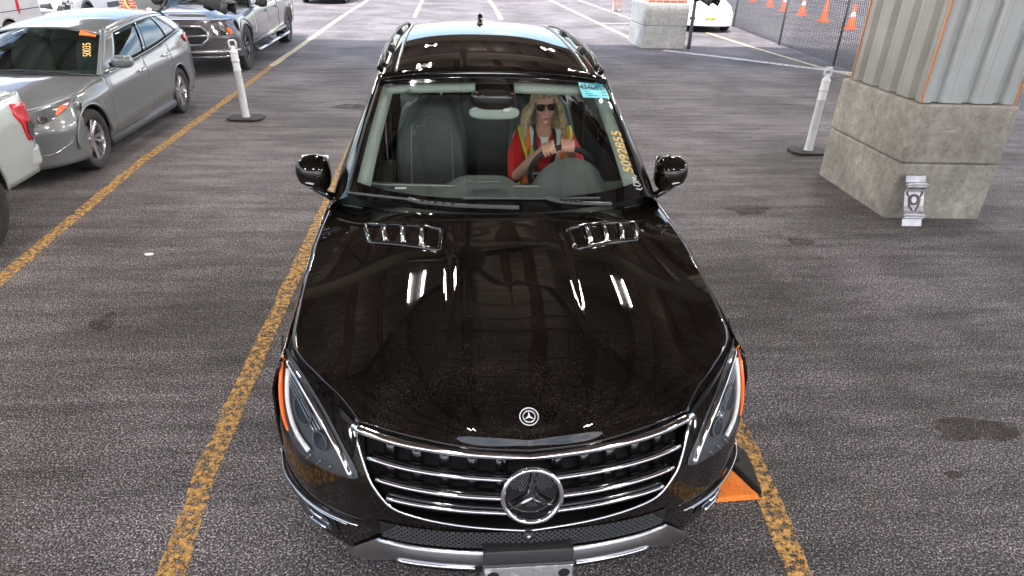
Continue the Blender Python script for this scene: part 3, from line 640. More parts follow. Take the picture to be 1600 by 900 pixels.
for sg in (-1, 1):
    wsband('frit_band', sg * 1, sg * .965, 0, 1, 'gloss_black', -.004, ws, 4, 14)
    rows = []
    for k in range(21):
        t = k / 20; a = Vector(WS(sg, t)); b = Vector(sh.G(0, t, sg)); r = []
        for j in range(9): q = j / 8; p = a.lerp(b, q); p += Vector((sg * .5, -.6, .6)).normalized() * .022 * math.sin(math.pi * q); r.append(tuple(p))
        rows.append(r)
    MB().grid(rows, flip=sg > 0).build('windshield_pillar', 'black_paint', suv)
    c = MB(); c.tube([tuple(Vector(WS(sg * 1.005, t / 12, .006))) for t in range(13)], .006, 6); c.build('pillar_seal', 'plastic', suv)
    c = MB(); c.tube([sh.G(k / 24, 1.0, sg, .012) for k in range(25)], .009, 6); c.build('drip_rail', 'gloss_black', suv)
    # roof rail
    pr = [(.66, 2.55, 1.735), (.663, 2.72, 1.775), (.66, 3.2, 1.803), (.645, 3.8, 1.815), (.62, 4.3, 1.80), (.605, 4.46, 1.775), (.60, 4.56, 1.745)]
    c = MB(); c.tube([(sg * p[0], p[1], p[2]) for p in spl(pr, 40)], .013, 10, flat=.9); rl = c.build('roof_rail', 'darkmetal', suv)
    for y, z in ((3.05, 1.797), (3.9, 1.815)): q = MB(); q.box((sg * .652 - .02, y - .06, 1.745), (sg * .652 + .02, y + .06, z - .01)); q.build('rail_foot', 'plastic', rl, bevel=.006)
hd = MB().grid([[tuple(Vector(WT(u)) + Vector((0, dy, dz))) for u in [i / 12 - 1 for i in range(25)]] for dy, dz in ((-.012, -.004), (.015, .012), (.04, .012))]); hd.build('roof_header', 'gloss_black', suv, solid=.006)
ch = MB(); ch.tube([tuple(Vector(WT(i / 12 - 1)) + Vector((0, .035, .018))) for i in range(25)], .0035, 6); ch.build('roof_seam', 'satin', suv)
# glass roof panels
sr = lambda y0, y1: [[(x * .53, y, sitp(y, SV['roofz']) + .05 * (1 - abs(x * .8) ** 2.4) + .006) for x in [k / 8 - 1 for k in range(17)]] for y in [y0 + (y1 - y0) * i / 14 for i in range(15)]]
for a, b in ((2.42, 3.22), (3.26, 4.2)): MB().grid(sr(a, b)).build('glass_roof', 'gloss_black', suv, solid=.004)
for sg in (-1, 1): c = MB(); c.tube([(sg * .565, y, sitp(y, SV['roofz']) + .034) for y in [2.32 + .12 * i for i in range(19)]], .006, 6, flat=.6); c.build('roof_channel', 'satin', suv)
an = MB(); an.tube([(0, 4.26, 1.818), (0, 4.33, 1.855), (0, 4.39, 1.86), (0, 4.42, 1.82)], [.012, .028, .03, .012], 10); ao = an.build('antenna_base', 'gloss_black', suv); at_ = MB(); at_.tube([(0, 4.35, 1.85), (0, 4.37, 1.895)], [.007, .004], 6); at_.build('antenna_mast', 'plastic', ao)
cw = MB().grid([[(u * .93, 1.40 + .42 * abs(u) ** 2.4 + d * .16, 1.165 - .10 * abs(u) ** 3 + .012 * d) for u in [i / 20 - 1 for i in range(41)]] for d in (-.1, .3, .6, 1.0, 1.3)]); cw.build('cowl', 'plastic', suv)
for pts, w in (([(-.775, 1.585, 1.248), (-.62, 1.545, 1.242), (-.47, 1.515, 1.236)], .010), ([(-.47, 1.515, 1.238), (-.40, 1.475, 1.235), (-.20, 1.435, 1.230), (.08, 1.425, 1.222)], .017), ([(-.20, 1.498, 1.246), (.02, 1.492, 1.248), (.23, 1.497, 1.244), (.51, 1.525, 1.236)], .010), ([(.23, 1.495, 1.246), (.30, 1.462, 1.240), (.42, 1.455, 1.234), (.56, 1.475, 1.222)], .017)):
    c = MB(); P = spl(pts, 16); c.tube([tuple(p) for p in P], w, 8, flat=.55); wo_ = c.build('wiper_blade' if w < .012 else 'wiper_arm', 'bumpergrey', suv)
    if w > .012:
        for k in range(5): q = P[5 + k * 1]; e = MB(); e.box((q[0] - .008, q[1] - .008, q[2] + .0085), (q[0] + .008, q[1] + .006, q[2] + .0125)); e.build('arm_slot', 'void', wo_)
# --- mirrors
def superell(c, r, e=2.6, n=16, m=24):
    vs = []; g = []
    sp = lambda v, p: math.copysign(abs(v) ** p, v)
    for i in range(n + 1):
        a = -math.pi / 2 + math.pi * i / n; row = []
        for j in range(m + 1): b = 2 * math.pi * j / m; row.append((c[0] + r[0] * sp(math.cos(a), 2 / e) * sp(math.cos(b), 2 / e), c[1] + r[1] * sp(math.cos(a), 2 / e) * sp(math.sin(b), 2 / e), c[2] + r[2] * sp(math.sin(a), 2 / e)))
        g.append(row)
    return g
for sg in (-1, 1):
    g_ = MB().grid(superell((0, 0, 0), (.094, .085, .100), 2.5)); 
    def shape(v):
        # rounded outside lower corner, deeper towards the glass, nose forward
        x = v.x; z = v.z; out = (x / .09); z = z * (1 - .14 * out); y = v.y * (.75 + .25 * (1 if v.y > 0 else 1)) 
        if v.y < 0: y = v.y * (1 - .35 * (abs(z) / .1) ** 2 - .2 * max(out, 0) ** 2)
        return Vector((sg * (1.012 + x), 1.93 + y, 1.245 + z + .01 * out))
    g_.map(shape); mo = g_.build('side_mirror', 'black_paint', suv)
    c = MB(); c.tube([(sg * .92, 1.93, 1.10), (sg * .965, 1.925, 1.13), (sg * 1.02, 1.93, 1.155)], [.035, .03, .022], 10, flat=.7); c.build('mirror_arm', 'gloss_black', mo)
    c = MB(); c.tube([(sg * (1.0 + .02 * i), 1.848 + .0035 * i * i, 1.205 + .002 * i) for i in range(5)], .007, 6, flat=.7); c.build('mirror_lamp', 'white_plastic', mo)
    c = MB(); c.tube([(sg * (1.01 + .02 * i), 1.848 + .0035 * i * i, 1.185 + .002 * i) for i in range(4)], .005, 6, flat=.7); c.build('mirror_lamp', 'satin', mo)
    c = MB(); c.box((sg * 1.012 - .075, 2.008, 1.17), (sg * 1.012 + .075, 2.017, 1.32)); c.build('mirror_glass', 'chrome', mo, bevel=.004)
# --- tail
tl = MB().grid([[(x * (.88 - .56 * max(t - .5, 0) * 1.1), 4.74 - .36 * max(t - .48, 0) ** 1.1 + .0 - .07 * abs(x) ** 3, .34 + 1.38 * t) for x in [k / 8 - 1 for k in range(17)]] for t in [i / 14 for i in range(15)]], flip=True); tl.build('tailgate', 'black_paint', suv)
ub = MB(); ub.box((-.62, .25, .24), (.62, 4.6, .42)); ub.box((-.58, .26, .3), (.58, 1.35, .78)); ub.box((-.50, .45, .78), (.50, 1.35, .93)); ub.build('underbody', 'void', suv)
# --- cabin
cb = MB(); cb.box((-.84, 1.40, .40), (.84, 4.6, .44)); cb.build('cabin_floor', 'plastic', suv)
for sg in (-1, 1):
    c = MB(); c.grid([[(sg * (.90 - .04 * k / 5), y, .42 + .66 * k / 5) for y in (1.7, 2.6, 3.5, 4.5)] for k in range(6)]); c.build('door_lining', 'interior', suv)
    # pillar trim just inside the glass
    rows = []
    for k in range(15):
        t = .055 + .90 * k / 14; a = Vector(WS(sg * .975, t, -.02)); b = Vector(WS(sg * (.885), t, -.055)); rows.append([tuple(a), tuple(a.lerp(b, .5) + Vector((0, -.004, .004))), tuple(b), tuple(b + Vector((sg * .02, .05, -.01)))])
    MB().grid(rows, flip=sg < 0).build('pillar_trim', 'trimgrey', suv)
    c = MB(); u0, u1 = (.17, .95); c.grid([[tuple(Vector(WS(sg * (u0 + (u1 - u0) * i / 12), 1 - dd, -.022 - off))) for i in range(13)] for dd, off in ((.03, 0), (.075, .006), (.085, .03))]); c.build('sun_visor', 'trimgrey', suv, solid=.008)
    c = MB(); c.box((sg * .50 - .012, 2.19, 1.628), (sg * .50 + .012, 2.205, 1.648)); c.build('visor_clip', 'satin', suv)
hl_ = MB().grid([[(x * .62, y, sitp(y, SV['roofz']) - .03) for x in (-1, -.5, 0, .5, 1)] for y in (2.32, 3, 4, 4.5)]); hl_.build('headliner', 'headliner', suv)
ds = []
for d, z in ((1.54, 1.165), (1.62, 1.192), (1.75, 1.205), (1.88, 1.19), (1.97, 1.15), (2.02, 1.05), (2.04, .8), (2.06, .5)):
    r = []
    for i in range(61):
        x = -.80 + 1.6 * i / 60; h = 0
        if 1.66 < d < 2.0: h += .055 * math.exp(-((x + .08) / .17) ** 6)
        if 1.7 < d < 2.0: h += .150 * max(0, 1 - ((x - .41) / .20) ** 2) ** .6 * (.55 if d < 1.8 else 1)
        r.append((x, d + .21 * abs(x / .8) ** 2.2 * (1 if d < 1.8 else .4), z + h))
    ds.append(r)
MB().grid(ds).build('dashboard', 'interior', suv)
c = MB(); c.tube([(-.80, 1.80, 1.235), (-.6, 1.765, 1.228), (0, 1.74, 1.226), (.22, 1.74, 1.226)], .004, 5); c.build('dash_seam', 'stitch', suv)
c = MB(); c.box((-.16, 1.70, 1.262), (.02, 1.716, 1.266)); c.build('dash_vent', 'satin', suv)
c = MB(); c.box((-.64, 1.675, 1.235), (-.555, 1.70, 1.238)); c.build('dash_label', 'ink', suv); c = MB(); c.box((-.55, 1.675, 1.235), (-.49, 1.70, 1.238)); c.build('dash_label', 'white_ink', suv)
def seat(x0, y0, sg):
    rows = []
    for k in range(15):
        t = k / 14; w = sitp(t, [(0, .24), (.35, .245), (.62, .24), (.78, .225), (.93, .185), (1, .12)]); r = []
        for j in range(25):
            u = j / 12 - 1; bol = .055 * max(0, (abs(u) - .55) / .45) ** 1.3 * math.sin(math.pi * min(t * 1.25, 1)) ** .5
            r.append((x0 + w * u, y0 + .16 * t - bol + .05 * (abs(u) ** 8) * 1.2 - .02 * math.cos(u * 1.4), .66 + .80 * t))
        rows.append(r)
    b = MB().grid(rows).build('seat_back', 'leather', suv, solid=.09)
    c = MB(); c.tube([tuple(Vector(rows[k][19]) + Vector((0, -.012, 0))) for k in range(2, 12)] , .004, 5); c.tube([tuple(Vector(rows[k][5]) + Vector((0, -.012, 0))) for k in range(2, 12)], .004, 5)
    c.tube([tuple(Vector(rows[12 - abs(j - 12) // 3][j]) + Vector((0, -.010, 0))) for j in range(5, 20)], .003, 5); c.build('seam', 'stitch', b)
    cu = MB().grid([[(x0 + .26 * (j / 8 - 1), y0 - .52 + .55 * i / 8, .60 + .05 * (abs(j / 8 - 1)) ** 4 + .05 * (1 - i / 8)) for j in range(17)] for i in range(9)]); cu.build('seat_cushion', 'leather', suv, solid=.14)
    for p in (-.07, .07): q = MB(); q.tube([(x0 + p, y0 + .17, 1.44), (x0 + p, y0 + .18, 1.54)], .007, 8); q.build('headrest_post', 'chrome', suv)
    h = MB().grid(superell((x0, y0 + .19, 1.60), (.135, .055, .085), 2.8)); h.build('headrest', 'leather', suv)
seat(-.39, 2.74, -1); seat(.39, 2.86, 1)
rb = MB().grid([[(x, 3.62 + .14 * t, .6 + .72 * t) for x in (-.66, -.3, -.02, .02, .3, .66)] for t in (0, .3, .6, .9, 1)]); rb.build('rear_bench', 'leather', suv, solid=.10)
for x in (-.38, .38): h = MB().grid(superell((x, 3.80, 1.40), (.13, .05, .075), 2.8)); h.build('rear_headrest', 'leather', suv)
# belts and interior mirror with its sensor housing
for sg in (-1, 1): c = MB(); c.tube([(sg * .66, 2.85, 1.50), (sg * .665, 2.86, 1.2), (sg * .67, 2.87, .8)], .024, 4, flat=.1); c.build('seat_belt', 'plastic', suv)
g_ = MB().grid(superell((0, 0, 0), (.125, .045, .055), 3)); g_.map(lambda v: Vector((-.012 + v.x * (1 + .12 * v.z / .05), 2.16 + v.y, 1.600 + v.z))); sg_ = g_.build('sensor_housing', 'gloss_black', suv)
g_ = MB().grid(superell((-.005, 2.155, 1.530), (.145, .018, .038), 3)); g_.build('interior_mirror', 'trimgrey', suv)
c = MB(); c.box((.045, 2.128, 1.535), (.085, 2.1365, 1.56)); c.build('mirror_label', 'white_ink', suv)
# steering wheel
wc = Vector((.40, 2.11, 1.185)); wt = R(22); WU = Vector((1, 0, 0)); WV = Vector((0, -math.sin(wt), math.cos(wt))); WN = WU.cross(WV)
def WP(a, b, d=0): return wc + WU * a + WV * b + WN * d
c = MB(); c.tube([WP(.19 * math.cos(2 * math.pi * i / 40), .19 * math.sin(2 * math.pi * i / 40)) for i in range(40)], .0155, 10, closed=True); sw = c.build('steering_wheel', 'plastic', suv)
c = MB(); c.grid(superell((0, 0, 0), (.075, .06, .025), 2.6)); c.map(lambda v: WP(v.x, v.y, v.z)); c.build('wheel_hub', 'plastic', sw)
for a in (R(0), R(180), R(270)): c = MB(); c.tube([WP(.05 * math.cos(a), .05 * math.sin(a)), WP(.18 * math.cos(a), .18 * math.sin(a))], .018, 8, flat=.5); c.build('wheel_spoke', 'satin', sw)
# --- windshield sticker and grease-pencil numbers
def wsframe(u, t): p = Vector(WS(u, t, .004)); a = (Vector(WS(u + .02, t)) - Vector(WS(u - .02, t))).normalized(); b = (Vector(WS(u, t + .02)) - Vector(WS(u, t - .02))).normalized(); return p, a, b
rows = [[WS(.745 + .245 * i / 6 - .05 * (k / 4 - .5) * 0 , .825 + .150 * k / 4, .004) for i in range(7)] for k in range(5)]
stk = MB().grid(rows).build('windshield_sticker', 'cyan', ws)
p, a, b = wsframe(.868, .928); text_on('sticker_number', '4346857', 'ink', p, a, b, .058, stk, .003, bold=.0010, sx=.80)
for i, (u, t, w) in enumerate(((.79, .880, .03), (.80, .862, .05), (.83, .843, .06), (.94, .878, .03), (.94, .850, .03))):
    q, a, b = wsframe(u + .01, t); c = MB(); c.add([q + a * x + b * y + a.cross(b) * .003 for x, y in ((-w / 2, -.0022), (w / 2, -.0022), (w / 2, .0022), (-w / 2, .0022))], [(0, 1, 2, 3)]); c.build('sticker_print', 'ink', stk, smooth=False)
# handwriting climbs the edge of the glass
pA = Vector(WS(.925, .19, .004)); pB = Vector(WS(.925, .50, .004)); Ud = (pB - pA).normalized(); Nn = (Vector(WS(.9, .4)) - Vector(WS(.95, .4))).cross(Vector(WS(.9, .45)) - Vector(WS(.9, .35))); Nn = -Nn if Nn.z < 0 else Nn; Vd = Nn.normalized().cross(Ud)
text_on('marker_number', '5092855', mat('marker_yellow', (.95, .62, .22), .6), (pA + pB) / 2 + Vd * .0, Ud, Vd, .080, ws, .002, bold=.0004, shear=.15, sx=1.02)
c = MB(); st = [[(-.045, .012), (-.05, -.012), (-.035, -.02)], [(-.028, .0), (-.02, .016), (-.006, .012), (-.004, -.006), (-.016, -.016), (-.027, -.008), (-.028, .0)], [(.004, -.014), (.010, .014), (.020, -.006), (.030, .016), (.036, -.010), (.052, .004)]]
o0 = Vector(WS(.955, .105, .006))
for s_ in st: c.tube([tuple(o0 + Ud * a * .95 + Vd * b * 1.3) for a, b in [tuple(q) for q in spl(s_, 14)]], .0018, 5)
c.build('marker_initials', 'white_ink', ws)

# ================================================================ canopy over the lanes
M['deck'] = mat('deck', (.60, .54, .47), .6, var=(.5, (.40, .33, .28), .35, .65))
M['redsteel'] = mat('redsteel', (.075, .022, .014), .55, var=(4, (.11, .05, .035), .4, .7))
M['beamgrey'] = mat('beamgrey', (.20, .17, .14), .6)
CX0, CX1, CY0, CY1, CZ = -8.6, 12.5, -5.9, 15.6, 4.6
canopy = empty('canopy', 'ribbed steel canopy roof over the lanes, seen mirrored in the black paint', 'canopy', (0, 0, CZ))
g = MB(); ys = []
y = CY0
prof = []
while y < CY1:
    prof += [(y, 0), (y + .20, 0), (y + .215, .035), (y + .285, .035)]; y += .30
g.grid([[(x, yy, z) for yy, z in prof] for x in (CX0, CX1)]); g.build('roof_deck', 'deck', canopy, smooth=False)
g = MB(); g.box((CX0, CY0 - .05, -.35), (CX1, CY0, .25)); g.build('fascia_board', 'beamgrey', canopy)
g = MB(); g.box((CX0, CY1, -.35), (CX1, CY1 + .05, .25)); g.build('fascia_board', 'beamgrey', canopy)
x = CX0 + .3
while x < CX1:
    g = MB(); g.box((x - .035, CY0, -.20), (x + .035, CY1, -.005)); g.box((x - .075, CY0, -.212), (x + .075, CY1, -.20)); g.build('purlin', 'redsteel', canopy, smooth=False); x += .80
for y in (-5.7, .8, 5.1, 9.5, 14.9):
    g = MB(); g.box((CX0, y - .02, -.62), (CX1, y + .02, -.225)); g.box((CX0, y - .13, -.64), (CX1, y + .13, -.62)); g.box((CX0, y - .13, -.225), (CX1, y + .13, -.213)); g.build('girder', 'beamgrey', canopy, smooth=False)
M['tubelight'] = mat('tubelight', (.9, .9, .9), .4, emit=(1, .93, .84), es=125)
for x in (-4.6, -.92, 1.95, 5.6, 9.0):
    for y in (-2.6, 3.7, 7.6, 11.8):
        if (x, y) in ((5.6, 3.7),): continue
        side = 'left' if x < 0 else 'right'
        L = empty('ceiling_lamp', 'twin-tube strip lamp hung under the canopy roof', 'lamp', (x, y, CZ - .66), group='strip lamps under the canopy')
        g = MB(); g.box((-.16, -.55, .03), (.16, .55, .09)); g.build('lamp_body', 'bumpergrey', L, bevel=.01)
        for dx in (-.12, .12):
            t = MB(); t.tube([(dx, -.34, .010), (dx, .34, .010)], .012, 8); t.build('tube', 'tubelight', L)
# camera rig of black steel hung over the middle of the lane
rig = empty('camera_rig', 'black steel boom with splayed arms, seen as a dark star mirrored in the hood', 'rig', (-.15, 3.6, 3.45))
g = MB(); g.lathe([(.001, -.08), (.28, -.08), (.31, 0), (.28, .08), (.001, .08)], 10, 'z'); g.build('hub', 'void', rig)
for a, L_, r in ((R(-92), 5.6, .085), (R(-52), 4.2, .055), (R(-128), 4.2, .055), (R(90), 4.8, .07), (R(20), .95, .045), (R(160), .95, .045)):
    d = Vector((math.cos(a), math.sin(a), 0)); st = d * .15
    b = MB(); b.tube([st, d * L_], r, 6); b.build('arm', 'void', rig)
g = MB(); g.tube([(0, 0, .05), (0, 0, CZ - 3.45 - .3)], .045, 8); g.build('drop_pole', 'void', rig)
def cctv(loc, aim, label, pole=True):
    c = empty('security_camera', label, 'camera', loc, group='cameras hung over the lanes'); d = (Vector(aim) - Vector(loc)).normalized(); q = d.to_track_quat('X', 'Z').to_matrix()
    b = MB(); b.box((-.20, -.055, -.06), (.13, .055, .055)); b.map(lambda v: q @ v); b.build('housing', 'plastic', c, bevel=.01)
    b = MB(); b.box((-.20, -.068, .057), (.20, .068, .066)); b.box((.12, -.068, -.05), (.20, -.06, .06)); b.box((.12, .06, -.05), (.20, .068, .06)); b.map(lambda v: q @ v); b.build('sun_hood', 'bumpergrey', c)
    b = MB(); b.box((.131, -.045, -.048), (.135, .045, .045)); b.map(lambda v: q @ v); w = b.build('window', 'bulbglass', c); b = MB(); b.tube([(.136, 0, 0), (.139, 0, 0)], .028, 14); b.map(lambda v: q @ v); b.build('lens', 'satin', w)
    b = MB(); b.box((-.12, -.03, -.10), (-.03, .03, -.06)); b.map(lambda v: q @ v); b.build('mount', 'void', c)
    if pole: b = MB(); b.tube([(0, 0, .06), (0, 0, CZ - loc[2] - .3)], .024, 8); b.build('drop_pole', 'void', c)
cctv((-2.57, 5.6, 1.84), (1.2, 3.6, .5), 'black box camera hanging in front of the dark pickup hood')
cctv((2.38, 5.6, 2.03), (3.6, 3.2, 1.0), 'black box camera hanging beside the brick pillar, above the white sedan')
# ================================================================ concrete blocks and columns
def concrete(name, c1, c2):
    m = mat(name, c1, .85, var=(2.2, c2, .35, .68), bump=(28, .5, .02)); n = m.node_tree; b = n.nodes['Principled BSDF']; L = n.links
    t = n.nodes.new('ShaderNodeTexCoord'); v = n.nodes.new('ShaderNodeTexVoronoi'); v.inputs['Scale'].default_value = 19; r = n.nodes.new('ShaderNodeValToRGB'); r.color_ramp.elements[0].position = .05; r.color_ramp.elements[1].position = .16
    r.color_ramp.elements[0].color = (.32, .30, .28, 1); r.color_ramp.elements[1].color = (1, 1, 1, 1)
    w = n.nodes.new('ShaderNodeTexNoise'); w.inputs['Scale'].default_value = 11; w.inputs['Detail'].default_value = 9; w.inputs['Roughness'].default_value = .75; s = n.nodes.new('ShaderNodeValToRGB'); s.color_ramp.elements[0].position = .36; s.color_ramp.elements[1].position = .6; s.color_ramp.elements[0].color = (.58, .55, .52, 1)
    x = n.nodes.new('ShaderNodeMix'); x.data_type = 'RGBA'; x.blend_type = 'MULTIPLY'; x.inputs['Factor'].default_value = .8; y = n.nodes.new('ShaderNodeMix'); y.data_type = 'RGBA'; y.blend_type = 'MULTIPLY'; y.inputs['Factor'].default_value = .85
    src = b.inputs['Base Color'].links[0].from_socket
    L.new(t.outputs['Object'], v.inputs['Vector']); L.new(v.outputs['Distance'], r.inputs[0]); L.new(t.outputs['Object'], w.inputs['Vector']); L.new(w.outputs[0], s.inputs[0])
    L.new(src, x.inputs['A']); L.new(r.outputs[0], x.inputs['B']); L.new(x.outputs['Result'], y.inputs['A']); L.new(s.outputs[0], y.inputs['B']); L.new(y.outputs['Result'], b.inputs['Base Color']); return m
M['conc'] = concrete('conc', (.27, .252, .225), (.47, .445, .40))
M['conc_cool'] = concrete('conc_cool', (.40, .41, .41), (.55, .56, .56))
M['patch'] = mat('patch', (.55, .53, .46), .8, var=(8, (.4, .37, .31), .4, .6))
def block(name, label, x, y, w, d, h, rz, m, cat='concrete block'):
    e = empty(name, label, cat, (x, y, 0), rz); hh = h / 2
    for k in range(2):
        b = MB(); n = 10
        b.box((0, 0, k * (hh + .004) + (0 if k else -.02)), (w, d, (k + 1) * hh)); o = b.build('concrete_course', m, e, smooth=False, bevel=.022)
    return e
blk = block('concrete_block', 'tan pitted two-course concrete block under the white ribbed metal column', 4.22, 4.36, 1.02, 1.50, 1.16, R(-3), 'conc')
blk2 = block('concrete_block', 'grey two-course concrete block under the red brick pillar', 5.24, 17.84, 1.28, 1.50, 1.20, R(1), 'conc_cool')
# repair marks on the near block
for pts in ([(.28, .895), (.34, .905), (.44, .90), (.46, .925), (.44, .93), (.43, .915), (.34, .918)],):
    b = MB(); v, f = blob(lambda a, z, o: (a, -.004 - o, z), pts, 0, 2, 2); b.add(v, f); b.build('repair_patch', 'patch', blk, smooth=False)
# metal clad column, two seen faces of ribbed sheet
M['sheet'] = mat('sheet', (.43, .465, .49), .45, .1, var=(2, (.37, .39, .40), .35, .7)); M['sheet_shaded'] = mat('sheet_shaded', (.24, .24, .23), .5, .1, var=(3, (.30, .30, .28), .4, .7))  # second sheet is a darker copy, shade painted in for the lane-side face
M['trim_orange'] = mat('trim_orange', (.50, .20, .08), .6)
mc = empty('metal_column', 'white ribbed sheet-metal column standing on the tan concrete block', 'column', (4.22, 4.36, 1.17), R(-3))
cw_, cd_ = .93, 1.34; ox, oy = .05, .05; H_ = CZ - 1.17 - .64
def ribs(p0, p1, nrm, nrib):
    p0, p1, nrm = Vector(p0), Vector(p1), Vector(nrm); L_ = (p1 - p0).length; d = (p1 - p0) / L_; pts = [0]; off = [0]; st = L_ / nrib
    P = []
    for k in range(nrib):
        s = k * st
        for a, o in ((.0, 0), (.30 * st, 0), (.42 * st, -.055), (.58 * st, -.055), (.70 * st, 0)): P.append(p0 + d * (s + a) + nrm * o)
        P.append(p0 + d * (s + .85 * st) + nrm * 0)
        P.append(p0 + d * (s + .86 * st) - nrm * .004); P.append(p0 + d * (s + .87 * st))
    P.append(p1); return P
for nm, a, b, nn, k, m in (('front_sheet', (ox, oy, 0), (ox + cw_, oy, 0), (0, -1, 0), 3, 'sheet'), ('side_sheet', (ox, oy + cd_, 0), (ox, oy, 0), (-1, 0, 0), 4, 'sheet_shaded'), ('back_sheet', (ox + cw_, oy + cd_, 0), (ox, oy + cd_, 0), (0, 1, 0), 3, 'sheet'), ('side_sheet', (ox + cw_, oy, 0), (ox + cw_, oy + cd_, 0), (1, 0, 0), 4, 'sheet')):
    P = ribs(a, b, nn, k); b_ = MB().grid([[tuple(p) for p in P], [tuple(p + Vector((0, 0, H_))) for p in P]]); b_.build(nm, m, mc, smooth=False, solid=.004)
for x, y in ((ox - .004, oy - .004), (ox + cw_ + .004, oy - .004), (ox - .004, oy + cd_ + .004)):
    b = MB(); b.box((x - .008, y - .008, 0), (x + .008, y + .008, H_)); b.build('corner_trim', 'trim_orange', mc, smooth=False)
# brick pillar
bm_ = bpy.data.materials.new('brick'); bm_.use_nodes = True; n = bm_.node_tree; bt = n.nodes.new('ShaderNodeTexBrick'); t = n.nodes.new('ShaderNodeTexCoord'); mp_ = n.nodes.new('ShaderNodeMapping'); mp_.inputs['Rotation'].default_value = (R(90), 0, 0)
bt.inputs['Color1'].default_value = (.30, .075, .045, 1); bt.inputs['Color2'].default_value = (.20, .05, .035, 1); bt.inputs['Mortar'].default_value = (.45, .36, .30, 1); bt.inputs['Scale'].default_value = 1; bt.inputs['Mortar Size'].default_value = .008
bt.inputs['Brick Width'].default_value = .21; bt.inputs['Row Height'].default_value = .07
n.links.new(t.outputs['Object'], mp_.inputs[0]); n.links.new(mp_.outputs[0], bt.inputs['Vector']); n.links.new(bt.outputs[0], n.nodes['Principled BSDF'].inputs['Base Color']); n.nodes['Principled BSDF'].inputs['Roughness'].default_value = .85; M['brick'] = bm_
b = MB(); b.box((0, 0, 0), (1.12, 1.3, CZ - 1.21 - .3)); tag(b.build('brick_pillar', 'brick', smooth=False, loc=(5.32, 17.92, 1.205)), 'red brick pillar standing on the grey concrete block', 'pillar')
dp = empty('downpipe', 'pale steel pipe running down the corner of the grey block', 'pipe', (6.62, 17.78, 0)); b = MB(); b.tube([(0, 0, 0), (.0, 0, 4)], .05, 12); b.build('pipe', 'satin', dp); b = MB(); b.box((-.07, -.02, .8), (.07, .09, .86)); b.build('pipe_clamp', 'darkmetal', dp)
# ================================================================ metal bracket leaning on the near block
br = empty('metal_bracket', 'bare metal rail bracket leaning against the foot of the tan concrete block', 'bracket', (4.35, 4.10, 0), R(-3))
M['galv'] = mat('galv', (.50, .49, .54), .4, .7, var=(9, (.34, .33, .36), .42, .62)); M['rust'] = mat('rust', (.14, .11, .10), .6, .5, var=(40, (.26, .22, .21), .45, .6))
tl_ = R(-20); rm = Matrix.Rotation(tl_, 3, 'X')
def bmap(v): q = rm @ v; return q + Vector((0, .0, .01))
prf = [(.0, 0), (.075, 0), (.085, -.035), (.12, -.035), (.15, -.01), (.20, 0), (.34, 0), (.37, -.01), (.39, -.035), (.425, -.035), (.435, 0), (.50, 0)]
b = MB().grid([[(x, y, z) for z, y in prf] for x in (-.10, .10)]); b.map(bmap); b.build('plate', 'galv', br, smooth=False, solid=.006)
for z in (.103, .407): b = MB(); b.box((-.115, -.052, z - .008), (.115, -.036, z + .008)); b.map(bmap); b.build('crossbar', 'galv', br)
b = MB(); b.tube([(x, -.012, z) for x, z in [(.045 * math.cos(2 * math.pi * k / 24), .265 + .045 * math.sin(2 * math.pi * k / 24)) for k in range(24)]], .012, 8, closed=True); b.map(bmap); b.build('clamp_ring', 'rust', br)
for s in (-1, 1):
    b = MB(); b.tube([(s * .075, -.012, .345), (s * .078, -.014, .32), (s * .06, -.014, .30), (s * .035, -.014, .285)], .008, 6); b.tube([(s * .055, -.013, .28), (s * .045, -.013, .20), (s * .012, -.012, .15)], .009, 6); b.map(bmap); b.build('clamp_arm', 'rust', br)
    for z in (.03, .47): b = MB(); b.tube([(s * .07, -.001, z), (s * .07, -.004, z)], .012, 10); b.map(bmap); b.build('bolt_hole', 'rust', br)
# ================================================================ lane delineator posts
def delineator(x, y, tilt, label, rz=0):
    e = empty('delineator_post', label, 'bollard', (x, y, 0), rz, 'white lane posts on black rubber feet')
    b = MB(); b.prism([(-.26, -.10), (-.18, -.19), (.18, -.19), (.26, -.10), (.26, .10), (.18, .19), (-.18, .19), (-.26, .10)], .006, .035); b.build('base', 'rubber', e, bevel=.008, smooth=False)
    T = Matrix.Rotation(tilt, 3, 'Y'); mp2 = lambda v: T @ v
    b = MB(); b.lathe([(.001, .03), (.060, .03), (.054, .08), (.050, .70), (.056, .71), (.056, .73), (.050, .74), (.050, .83), (.058, .84), (.058, .86), (.050, .87), (.050, .95), (.056, .96), (.050, .985), (.035, 1.0), (.03, 1.03), (.001, 1.03)], 24); b.map(mp2); b.build('post', 'white_plastic', e, auto=40)
    for z in (.755, .885): b = MB(); b.lathe([(.0512, z), (.0512, z + .065)], 24); b.map(mp2); b.build('reflective_band', mat('band', (.80, .80, .85), .3) if 'band' not in bpy.data.materials else bpy.data.materials['band'], e)
    b = MB(); b.tube([(-.045, 0, 1.02), (-.05, 0, 1.10), (-.035, 0, 1.125), (.035, 0, 1.125), (.05, 0, 1.10), (.045, 0, 1.02)], .014, 8); b.box((-.045, -.012, 1.02), (.045, .012, 1.05)); b.map(mp2); b.build('grip', 'white_plastic', e)
delineator(-3.37, 8.58, R(-1.5), 'white lane post standing beside the dark pickup front wheel')
delineator(4.66, 6.84, R(1), 'white lane post standing behind the tan concrete block')
